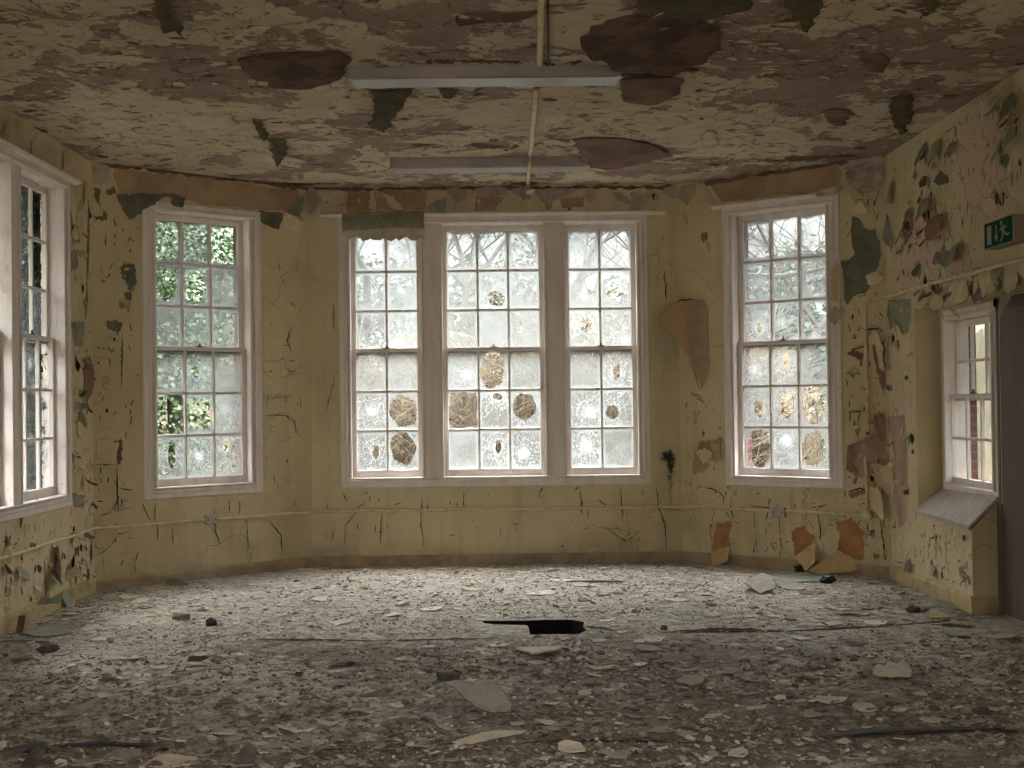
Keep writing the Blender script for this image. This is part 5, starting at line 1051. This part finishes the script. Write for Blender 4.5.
# the small litter nobody could count
vs, fs, mi = [], [], []; mats = [M['chip_'+c] for c in ('pale', 'grey', 'brown', 'cream', 'green', 'white')]
k = 0
while k < 11000:
    if k < 7500:
        x, y = rg.uniform(-20, 1044), 566+202*rg.random(); u, v = fpx(x, y)
        if noise.noise(Vector((u*1.3, v*1.3, 4)))+.45*noise.noise(Vector((u*4, v*4, 9)))+(.25 if y > 660 else 0) < rg.uniform(-.5, .45): continue
    else: u, v = rg.uniform(-3.4, 3.4), rg.uniform(-9.5, -.1)
    if not okfloor(u, v): continue
    r_ = rg.uniform(.004, .014) if rg.random() < .8 else rg.uniform(.014, .032); k += 1
    n = 5; a0 = rg.uniform(0, 6.28); th = rg.uniform(.002, .006); sl = rg.uniform(-.35, .35); sl2 = rg.uniform(-.4, .4); b0 = len(vs)
    P_ = [(r_*math.cos(a0+2*math.pi*j/n)*rg.uniform(.6, 1.2), r_*math.sin(a0+2*math.pi*j/n)*rg.uniform(.45, 1.1)) for j in range(n)]
    zs = [p*sl+q*sl2 for p, q in P_]; lo = min(zs)-rg.uniform(0, .002)
    vs += [(u+p, v+q, z-lo+th) for (p, q), z in zip(P_, zs)]+[(u+p*1.02, v+q*1.02, z-lo-.001) for (p, q), z in zip(P_, zs)]
    fs.append(tuple(b0+j for j in range(n))); fs += [(b0+(j+1) % n, b0+j, b0+n+j, b0+n+(j+1) % n) for j in range(n)]
    dk = noise.noise(Vector((u*.9, v*.9, 1)))*.8+(.1 if v < -4.5 else -.35)
    c = rg.choice((2, 2, 2, 1, 1, 0)) if rg.random() < .5+dk+(.2 if v < -5 else 0) else (rg.choice((0, 0, 0, 0, 1, 1, 3, 5)) if v > -4.5 else rg.choice((0, 1, 1, 1, 4, 2, 5))); mi += [c]*(n+1)
mk('paint_debris', vs, fs, mats, midx=mi, kind='stuff', label='small crumbs and chips of fallen paint strewn over the floor', cat='debris', recenter=False)

def fsheet(name, poly, m1, m2, label, cat, outfn=None, hinge=None, tilt=0, curl=0, **kw):
    return sheet(name, FLOOR, poly, m1, m2, outfn=outfn, hinge=hinge, tilt=tilt, curl=curl, label=label, cat=cat, base=kw.pop('base', .008), th=kw.pop('th', .005), wob=kw.pop('wob', .006), rag=kw.pop('rag', .006), sp=kw.pop('sp', .035), **kw)
M['greysheet'] = plain('dusty_grey_sheet', (.42, .39, .34), (.34, .31, .27), 6, .8, .2)
M['dustgrey'] = plain('dark_dusty_chunk', (.12, .105, .09), (.07, .06, .05), 9, .9, .5)
M['greenish'] = plain('pale_green_scrap', (.33, .35, .26), (.25, .27, .2), 6, .8, .3)
FS = 'fallen sheet'
fsheet('fallen_sheet', [(516, 650.5), (540, 649.5), (562, 649), (557, 654), (545, 656.5), (533, 659), (524, 655)], 'chip_pale', 'chip_pale', 'pale flat sheet in front of the hole in the floor', FS, hinge=[(520, 650), (562, 648)], tilt=.06, th=.012)
fsheet('fallen_sheet', [(675, 686), (684, 680), (696, 679), (705, 682), (703, 688), (690, 690)], 'chip_grey', 'chip_brown', 'grey rounded slab between the hole and the bottom edge', FS, th=.018)
fsheet('paper_strip', [(872, 678), (878, 671), (884, 673), (890, 669.5), (897, 671), (904, 669), (911, 674), (909, 680), (898, 679.5), (884, 679.5)], 'chip_pale', 'chip_cream', 'ragged cream strip alone on the bare floor before the sill block', 'torn paper', hinge=[(872, 681), (911, 681)], tilt=.12, th=.004)
fsheet('fallen_sheet', [(25, 628), (50, 626), (73, 629), (66, 636), (40, 638), (22, 635)], 'greenish', 'chip_grey', 'flat grey-green sheet on the floor under the cropped window', FS)
fsheet('fallen_sheet', [(770, 577), (800, 574), (835, 577), (830, 582), (790, 583), (765, 581)], 'greenish', 'chip_grey', 'flat blue-grey sheet at the foot of the lining paper flaps', FS, wob=.004)
fsheet('fallen_sheet', [(745, 590), (760, 585), (772, 586), (776, 592), (760, 595)], 'chip_grey', 'chip_brown', 'bent grey sheet before the narrow lining paper flap', FS, hinge=[(745, 595), (776, 595)], tilt=.15)
def stand(x, y, lean=.3):
    # a plane standing on the floor, facing back along the room and leaning away
    u, v = fpx(x, y); n = Vector((0, -math.cos(lean), math.sin(lean))); return Plane((u, v, 0.002), (1, 0, 0), (0, math.sin(lean), math.cos(lean)), n)
def lump(x, y, w, h, m_, name, label, cat, seed):
    u, v = fpx(x, y); d = (CAM-Vector((u, v, 0))).length; rx = w/F*d/2; rz = h/F*d; r = random.Random(seed)
    bm = bmesh.new(); bmesh.ops.create_icosphere(bm, subdivisions=3, radius=1)
    vs = []
    for q in bm.verts:
        k = 1+.35*noise.noise(q.co*1.6+Vector((seed, 0, 0)))+.15*noise.noise(q.co*4+Vector((0, seed, 0))); vs.append((u+q.co.x*rx*k, v+q.co.y*rx*.8*k, max(0.0, rz*.42+q.co.z*rz*.55*k)))
    f = [tuple(a.index for a in q.verts) for q in bm.faces]; bm.free()
    return mk(name, vs, f, M[m_], label=label, cat=cat)
def upright(x, y, poly, m1, m2, label, lean=.3, name='fallen_sheet', **kw):
    return sheet(name, stand(x, y, lean), poly, m1, m2, label=label, cat=FS, base=.002, th=.006, wob=.004, rag=.004, sp=.03, **kw)
_cs = stand(490, 714, 1.12); _cl = _cs.px(452, 706)
sheet('curled_sheet', _cs, [(443, 689), (455, 686), (472, 687), (488, 683.5), (498, 690), (512, 705), (510, 713), (492, 714.5), (476, 713), (462, 706), (452, 697)], 'greysheet', 'chip_brown', outfn=lambda x, y: .07*math.exp(-((x-_cl[0])/.12)**2-((y-_cl[1])/.14)**2)+.02*max(0, y)*2, label='large grey curled sheet lying in the middle of the floor', cat=FS, base=.006, th=.006, wob=.006, rag=.004, sp=.03)
upright(490, 746, [(452, 744), (464, 739), (482, 734), (505, 731), (527, 731.5), (520, 735), (500, 739), (478, 744), (460, 747)], 'chip_pale', 'chip_brown', 'long tilted pale board piece along the seam below the curled sheet', 1.2)
upright(5, 631, [(-6, 634), (-4, 618), (8, 615), (13, 619), (9, 631), (1, 636)], 'chip_pale', 'chip_grey', 'pale scrap at the picture edge under the cropped window', .6)
upright(177, 586, [(165, 586), (168, 579), (178, 578.5), (189, 583), (188, 586)], 'under', 'chip_green', 'dark green scrap leaning at the baseboard below the ivy window', .5)
upright(919, 590, [(915, 588), (918, 580), (923, 577.5), (925, 581), (923, 589), (918, 591)], 'chip_white', 'chip_grey', 'pale grey scrap propped against the baseboard beside the sill block', .5)
upright(166, 731, [(160, 727), (164, 722), (170, 713.5), (173, 716), (172, 730), (166, 731.5)], 'chip_brown', 'chip_brown', 'upturned brown chip standing among pale chips at the bottom', .25)
upright(246, 766, [(236, 766), (240, 750), (250, 743), (257, 749), (254, 766)], 'dustgrey', 'chip_brown', 'dark slab on edge beside the cluster of pale slabs', .6)
upright(197, 661, [(187, 661), (190, 656.5), (206, 655.5), (209, 658), (203, 661)], 'dustgrey', 'chip_brown', 'dark curled slab under two pale chips on the ivy side', .5)
t = empty('tented_card', FLOOR.P(*fpx(30, 631)), 'folded cream card standing like a tent at the wall under the cropped window', 'card')
sheet('card_panel', stand(30, 632, .35), [(16, 632), (19, 616), (26, 615), (24, 632)], 'chip_brown', 'chip_cream', base=.002, parent=t, sp=.03, rag=.002)
sheet('card_panel', stand(30, 632, .5), [(24, 632), (25.5, 614.5), (38, 629), (36, 632)], 'chip_cream', 'chip_cream', base=.002, parent=t, sp=.03, rag=.002)
lump(211, 626, 11, 8, 'black', 'black_lump', 'small round black lump on the pale floor before the ivy window', 'lump', 1)
lump(828, 583, 14, 8, 'black', 'black_lump', 'black lump on the floor before the widest lining paper flap', 'lump', 2)
lump(800, 571.5, 12, 7, 'black', 'black_lump', 'black lump against the crossed lining paper flap', 'lump', 3)
lump(913, 612, 13, 6, 'dustgrey', 'plaster_lump', 'dark grey lump on the floor in front of the sill block', 'lump', 4)
lump(48, 652, 18, 8, 'dustgrey', 'plaster_lump', 'dark crumpled lump on the floor beside the grey-green sheet', 'lump', 5)
lump(664, 630, 7, 5, 'dustgrey', 'plaster_lump', 'tiny brown lump at the end of the long floor seam', 'lump', 6)
lump(982, 714, 16, 6, 'dustgrey', 'plaster_lump', 'dark lump behind the black rubber strip', 'lump', 7)
def block(x0, y0, x1, y1, hpx, m_, name, label, rz=.1):
    (u0, v0), (u1, v1) = fpx(x0, y0), fpx(x1, y1); d = (CAM-Vector((u0, v0, 0))).length; h = hpx/F*d; L = math.hypot(u1-u0, v1-v0)
    a = Vector((u1-u0, v1-v0, 0)).normalized(); b_ = Vector((-a.y, a.x, 0)); pl = Plane((u0, v0, 0), a, b_, (0, 0, 1)); g = Geo()
    g.loft([[pl.P(u, v, o) for v, o in ((0, 0), (.09, 0), (.085, h*(.8+.3*k)), (.01, h*(1.0-.35*k)))] for u, k in ((0, 1), (L*.5, .4), (L, 0))])
    return bevel(g.obj(name, M[m_], label=label, cat='chunk'), .004)
block(172, 621, 189, 620.5, 6, 'chip_brown', 'brick_chunk', 'brownish broken block on the floor before the ivy window')
block(442, 682, 460, 680, 7, 'dustgrey', 'timber_offcut', 'dark offcut lying behind the large curled sheet')
# strips
def fstrip(pts, w, h, m_, name, label, cat):
    L = [FLOOR.P(*fpx(x, y), z) for x, y, z in pts]; rings = []
    for i, p in enumerate(L):
        d = (L[min(i+1, len(L)-1)]-L[max(0, i-1)]).normalized(); s = Vector((-d.y, d.x, 0)); k = .35+.65*math.sin(math.pi*(i+.4)/len(L))
        rings.append([p-s*w*k/2, p+s*w*k/2, p+s*w*k*.4+Vector((0, 0, h*k)), p-s*w*k*.3+Vector((0, 0, h*k*.8))])
    g = Geo(); g.loft(rings); return g.obj(name, M[m_], label=label, cat=cat)
fstrip([(806, 739, .0), (835, 737.5, .0), (872, 734.5, .004), (905, 734, .008), (935, 732.5, .004), (965, 731, 0), (992, 731, 0), (1017, 732, 0)], .055, .016, 'black', 'rubber_strip', 'long black rubber strip near the bottom edge before the sill block', 'strip')
fstrip([(44, 750, 0), (70, 748, .006), (100, 747.5, .01), (135, 748, .006), (168, 750.5, 0)], .035, .015, 'black', 'rubber_strip', 'black strip near the bottom edge on the cropped window side', 'strip')
fstrip([(-10, 757, 0), (12, 755, .01), (30, 752.5, .02), (44, 750.5, .025)], .07, .02, 'dustgrey', 'board_edge', 'dark lifted board edge in the bottom corner under the cropped window', 'board')
fstrip([(20, 778, 0), (32, 766, .01), (42, 753, .02)], .06, .03, 'dustgrey', 'board_edge', 'dark raking board in the bottom corner beside the black strip', 'board')
fstrip([(152, 681.5, 0), (180, 676, .004), (205, 670, .002), (231, 666, 0)], .02, .012, 'chip_grey', 'thin_batten', 'thin grey batten lying in front of the pale chips on the ivy side', 'batten')
fstrip([(566, 582, 0), (590, 582.5, .004), (625, 582, 0)], .03, .015, 'chip_brown', 'thin_batten', 'thin reddish batten lying under the three-part window', 'batten')
# open seams and lifted edges of the floor covering: part of the floor
for P_, w_ in (([(662, 633), (700, 632.3), (745, 632), (786, 631.5)], .05), ([(786, 631.5), (830, 630), (862, 628), (890, 626)], .02), ([(256, 640), (300, 641), (380, 641.5)], .02), ([(380, 641.5), (440, 640), (500, 639)], .012), ([(300, 752), (380, 747), (450, 744)], .02), ([(520, 743), (600, 741), (650, 742), (700, 743)], .03), ([(584, 627), (600, 629), (614, 631)], .03), ([(890, 626), (940, 622), (985, 620)], .015), ([(0, 642), (25, 642), (50, 643)], .02), ([(400, 714), (360, 718), (330, 722)], .015), ([(930, 660), (960, 675), (1000, 690), (1020, 695)], .01)):
    o = crack(FLOOR, P_, w_, fl, lift=w_*.45); o.data.materials[1] = M['chip_grey']; o.name = 'floor_seam'
# ------------------------------------------------------------------ outdoors and light
g = Geo(); 
gx = Plane((0, 0, -.25), (1, 0, 0), (0, 1, 0), (0, 0, 1))
v, t, _ = tess([(-40, -25), (40, -25), (40, 60), (-40, 60)], 2.5, (), 0, .3)
V = [Vector((x, y, -.25+.12*noise.noise(Vector((x*.2, y*.2, 0))))) if (abs(x) > 4.2 or y > .6) else Vector((x, y, -.6)) for x, y in v]
mk('outside_ground', V, oriented(t, V, Vector((0, 0, 1))), M['lawn'], kind='structure', label='rough ground outside the windows', cat='ground')

def leaf(vs, fs, p, size, rg, n=None):
    n = n or Vector((rg.gauss(0, 1), rg.gauss(0, 1), rg.gauss(0, 1)+.4)).normalized()
    a = n.orthogonal().normalized(); a = Matrix.Rotation(rg.uniform(0, 6.28), 3, n) @ a; b_ = n.cross(a); k = len(vs)
    L, w = size, size*.42
    vs += [p, p+a*L*.45+b_*w+n*L*.05, p+a*L, p+a*L*.45-b_*w+n*L*.05]; fs += [(k, k+1, k+2), (k, k+2, k+3)]
def leafmass(ell, count, size, rg, shell=.55):
    """leaves over the surfaces of a few ellipsoids"""
    vs, fs = [], []
    wsum = sum(e[3]*e[5] for e in ell)
    for (x, y, z, rx, ry, rz) in ell:
        for _ in range(int(count*rx*rz/wsum)):
            d = Vector((rg.gauss(0, 1), rg.gauss(0, 1), rg.gauss(0, 1))).normalized(); q = rg.uniform(shell, 1.05)
            p = Vector((x+d.x*rx*q, y+d.y*ry*q, z+d.z*rz*q))
            if p.z < -.2: continue
            n = (Vector((d.x/rx, d.y/ry, d.z/rz)).normalized()+Vector((rg.gauss(0, .5), rg.gauss(0, .5), rg.gauss(0, .5)+.3))).normalized()
            leaf(vs, fs, p, size*rg.uniform(.6, 1.3), rg, n)
    return vs, fs
rg = random.Random(3)
def plant(name, label, cat, ell, count, size, fm, base, height, group=None, seed=1):
    r = random.Random(seed)
    t = empty(name, base, label, cat, group)
    vs, fs = leafmass(ell, count, size, r)
    mk('foliage', vs, fs, M[fm], parent=t)
    g = Geo(); b_ = Vector(base)
    g.tube([b_+Vector((0, 0, -.1)), b_+Vector((.05, .03, height*.4)), b_+Vector((-.05, .05, height*.8))], .1, 8, 0, [.14, .1, .05])
    for k in range(5):
        a = r.uniform(0, 6.28); z = height*r.uniform(.3, .75); g.tube([b_+Vector((0, .02, z)), b_+Vector((math.cos(a)*.5, math.sin(a)*.3, z+.5))], .03, 6, 0, [.05, .015])
    g.obj('trunk', M['bark'], parent=t); return t
plant('ivy_bush', 'bright green ivy covered bush close outside the ivy window', 'bush', [(-3.75, 2.6, 1.2, .75, .7, 1.6), (-3.5, 2.8, 3.0, .62, .7, 1.3), (-4.3, 2.7, 3.6, .8, .7, 1.6), (-3.15, 3.3, 3.9, .4, .5, .9), (-4.6, 2.5, 1.6, .8, .6, 1.9)], 26000, .056, 'ivy', (-3.8, 2.7, -.25), 4.2, seed=4)
_cy = W_LEFT['ou'][1]-.11
_c = [(WL.P(_cy, z, -.28).x, WL.P(_cy, z, -.28).y, z, .13, .05, .5) for z in (.9, 1.5, 2.1, 2.7, 3.2)]
plant('ivy_creeper', 'dark ivy creeper growing up outside the far edge of the cropped window', 'creeper', _c+[(-4.25, -2.0, 1.8, .2, .5, 1.9)], 8000, .05, 'conifer', (-4.2, -1.7, -.25), 3.4, seed=9)
plant('evergreen_tree', 'dark evergreen outside the cropped side window', 'tree', [(-5.8, -.4, 2.4, .9, 1.4, 3.4), (-6.6, 2.4, 3.0, 1.2, 1.2, 3.6)], 7000, .11, 'conifer', (-6.4, 1.4, -.25), 5.5, seed=6)

for i, (x, y, h) in enumerate(((-3.0, 15.5, 4.9), (.3, 17, 5.4), (3.4, 15, 4.7), (6.4, 16, 5.2), (-6.6, 12, 5.4), (9.6, 14.5, 5.0))):
    plant('evergreen_tree', 'dull evergreen standing in the woods beyond the brambles', 'tree', [(x, y, h*.3, 1.75, .8, h*.42), (x+.4, y+.2, h*.62, 1.3, .7, h*.36), (x-.7, y+.1, h*.55, 1.2, .7, h*.36)], 5200, .17, 'conifer', (x, y, -.25), h, 'evergreens in the woods', 40+i)
plant('evergreen_tree', 'unseen evergreen added to shade the recess window', 'tree', [(5.7, -3.4, 2.4, .7, 2.2, 3.2), (6.3, -.2, 2.4, .7, 1.7, 3.2), (5.8, -6.2, 2.4, .7, 1.4, 3.0)], 12000, .12, 'conifer', (5.8, -3.0, -.25), 5.0, seed=61)  # added out of view to dim the recess panes and jambs
plant('evergreen_tree', 'unseen evergreen added to keep sky light off the cropped window', 'tree', [(-5.7, -4.3, 2.6, .8, 1.6, 3.4)], 5500, .13, 'conifer', (-5.7, -4.3, -.25), 5.2, seed=62)  # added out of view to block sky beside the cropped window
def bare_tree(x, y, h, seed, label='bare winter tree beyond the bramble thicket', group='bare trees beyond the thicket'):
    r = random.Random(seed); t = empty('bare_tree', (x, y, -.25), label, 'tree', group)
    tr, br = Geo(), Geo()
    def grow(p, d, L, rad, lev, G):
        pts = [p]; q = p; n = 4 if lev < 2 else 3; dd = d
        for i in range(n):
            dd = (dd+Vector((r.gauss(0, .14), r.gauss(0, .14), r.gauss(0.03, .1)))).normalized(); q = q+dd*L/n; pts.append(q)
        G.tube(pts, rad, 7 if lev == 0 else (5 if lev == 1 else 3), 0, [rad*(1-.6*i/n) for i in range(n+1)])
        if lev >= 4: return
        for k in range(5 if lev < 3 else 4):
            i = r.randint(1 if lev else 2, n); ax = Vector((r.gauss(0, 1), r.gauss(0, 1), r.gauss(.25, .5))).normalized()
            grow(pts[i], (dd*.6+ax*.8).normalized(), L*r.uniform(.5, .68), rad*.42, lev+1, br)
    grow(Vector((x, y, -.3)), Vector((0, 0, 1)), h*.5, h*.017, 0, tr)
    tr.obj('trunk', M['bark'], parent=t); br.obj('branches', M['bark'], parent=t)
for i, (x, y, h) in enumerate(((-2.6, 13, 9), (-.7, 10, 8), (1.2, 14, 10), (3.1, 11, 8.5), (5.2, 12, 9), (9.4, 11, 8.5), (4.2, 17, 11), (-4.8, 16, 11))): bare_tree(x, y, h, 20+i)

# tangle of dead brambles close behind the middle and exit-side windows: nobody could count its stems
r = random.Random(11); vs = Geo()
def stem_tangle(n, x0, x1, y0, y1, top):
    for _ in range(n):
        x, y = r.uniform(x0, x1), r.uniform(y0, y1); h = top(x)*r.uniform(.45, 1.08); a = r.uniform(0, 6.28); sp = r.uniform(.3, 2.4)
        pts = []
        for k in range(6):
            q = k/5; pts.append(Vector((x+math.cos(a)*sp*q*q+r.gauss(0, .09), y+math.sin(a)*sp*.4*q*q, -.3+h*(1.25*q-.35*q*q*q)+r.gauss(0, .03))))
        vs.tube(pts, .006, 3, 0, [.009, .008, .007, .006, .004, .003])
top = lambda x: 3.1+.45*math.sin(x*1.3+.6)+.3*math.sin(x*3.1)
stem_tangle(4200, -2.6, 3.95, 3.2, 5.6, top)
vs.obj('bramble_thicket', M['bramble'], kind='stuff', label='tangle of dead brown bramble stems outside the bay windows', cat='brambles')
v2, f2 = [], []
for _ in range(9000):
    x, y = r.uniform(-2.7, 3.95), r.uniform(3.4, 6.2); z = -.3+top(x)*(1-r.random()**1.5*1.0)*r.uniform(.75, 1.0); leaf(v2, f2, Vector((x, y, z)), r.uniform(.03, .07), r)
mk('dead_bracken_foliage', v2, f2, M['bracken'], kind='stuff', label='dead brown bracken leaves among the brambles', cat='bracken')
bv = []; bf = []
NX, NY = 40, 12
for j in range(NY+1):
    for i in range(NX+1):
        x = -12+24*i/NX; y = 6.6+4*j/NY; z = -.3+2.9*min(1, max(0, j/5))*(1+.25*noise.noise(Vector((x*.5, y*.5, 1))))+.15*noise.noise(Vector((x*2, y*2, 1))); bv.append((x, y, z if not 5 < x < 7.5 else -.3))
for j in range(NY):
    for i in range(NX): a = j*(NX+1)+i; bf.append((a, a+1, a+NX+2, a+NX+1))
mk('outside_bank_ground', bv, bf, M['lawn'], kind='structure', label='rough brown bank rising beyond the brambles', cat='ground')
# outbuilding seen through the recess window
ob = empty('outbuilding', (5.0, 3.0, -.3), 'pale rendered outbuilding seen through the recess window', 'building')
g = Geo(); G_ = Plane((0, 0, 0), (1, 0, 0), (0, 0, 1), (0, -1, 0)); g.box(G_, 4.7, 5.3, -.4, 3.3, -1.6, -4.4)
g.obj('wall_shell', M['render'], parent=ob)
g = Geo(); g.add([(4.6, 1.5, 3.3), (5.35, 1.5, 3.3), (5.35, 4.5, 3.3), (4.6, 4.5, 3.3), (4.6, 3.0, 4.3), (5.35, 3.0, 4.3)], [(0, 1, 5, 4), (3, 4, 5, 2), (0, 4, 3), (1, 2, 5), (0, 3, 2, 1)]); g.obj('pitched_roof', M['slate'], parent=ob)

pr = empty('shade_roof', WR.P(1.6, 2.55, -1.0), 'unseen lean-to roof added to shade the recess window', 'roof', None, 'structure')  # roof and posts added outside to cut sky light on the recess window
g = Geo(); g.loft([[WR.P(u, z, o) for z, o in ((2.75, -.46), (2.85, -.46), (2.5, -1.9), (2.42, -1.9))] for u in (.2, 5.5)]); g.obj('shade_roof_slope', M['slate'], parent=pr)
for u in (2.9, 5.4):
    g = Geo(); g.box(WR, u-.05, u+.05, -.3, 2.46, -1.75, -1.85); g.obj('shade_roof_post', M['white'], parent=pr)
w = bpy.data.worlds.new('overcast_sky'); SC.world = w; w.use_nodes = True; nt = w.node_tree; nt.nodes.clear()
tc = nt.nodes.new('ShaderNodeTexCoord'); sx = nt.nodes.new('ShaderNodeSeparateXYZ'); mr = nt.nodes.new('ShaderNodeMapRange'); bg = nt.nodes.new('ShaderNodeBackground'); wo = nt.nodes.new('ShaderNodeOutputWorld')
nt.links.new(tc.outputs['Generated'], sx.inputs[0]); nt.links.new(sx.outputs[2], mr.inputs[0]); mr.inputs['From Min'].default_value = .12; mr.inputs['From Max'].default_value = .95; mr.inputs['To Min'].default_value = SKY0; mr.inputs['To Max'].default_value = SKY1
bg.inputs[0].default_value = (1.0, 1.0, 1.0, 1); nt.links.new(mr.outputs[0], bg.inputs[1]); nt.links.new(bg.outputs[0], wo.inputs[0])
# sky portals in the windows steer the daylight sampling
def portal(name, w_, gz0, gz1):
    pl = w_['pl']; u0, u1 = w_['units'][0]['u0']-.05, w_['units'][-1]['u1']+.05
    l = bpy.data.lights.new(name, 'AREA'); l.shape = 'RECTANGLE'; l.size = u1-u0; l.size_y = gz1-gz0; l.cycles.is_portal = True
    o = bpy.data.objects.new(name, l); COL.objects.link(o); n = pl.n
    o.matrix_world = Matrix.Translation(pl.P((u0+u1)/2, (gz0+gz1)/2, -.3)) @ Matrix((pl.a, pl.b, -n)).transposed().to_4x4()
for nm, w_ in (('sky_portal_left', W_LEFT), ('sky_portal_ivy', W_IVY), ('sky_portal_centre', W_CENTRE), ('sky_portal_exit', W_EXIT)): portal(nm, w_, .9, 3.3)
portal('sky_portal_side', W_SIDE, .9, 2.2); portal('sky_portal_far', W_FAR_FILL, .9, 3.3); portal('sky_portal_rear', W_REAR_FILL, .9, 3.3)
SC.view_settings.view_transform = 'Standard'; SC.view_settings.look = 'None'; SC.view_settings.gamma = 1; SC.view_settings.use_curve_mapping = False
SC.view_settings.exposure = EXPO
SC.cycles.use_denoising = True; SC.cycles.max_bounces = 10; SC.cycles.diffuse_bounces = 7; SC.cycles.transparent_max_bounces = 24; SC.cycles.transmission_bounces = 8
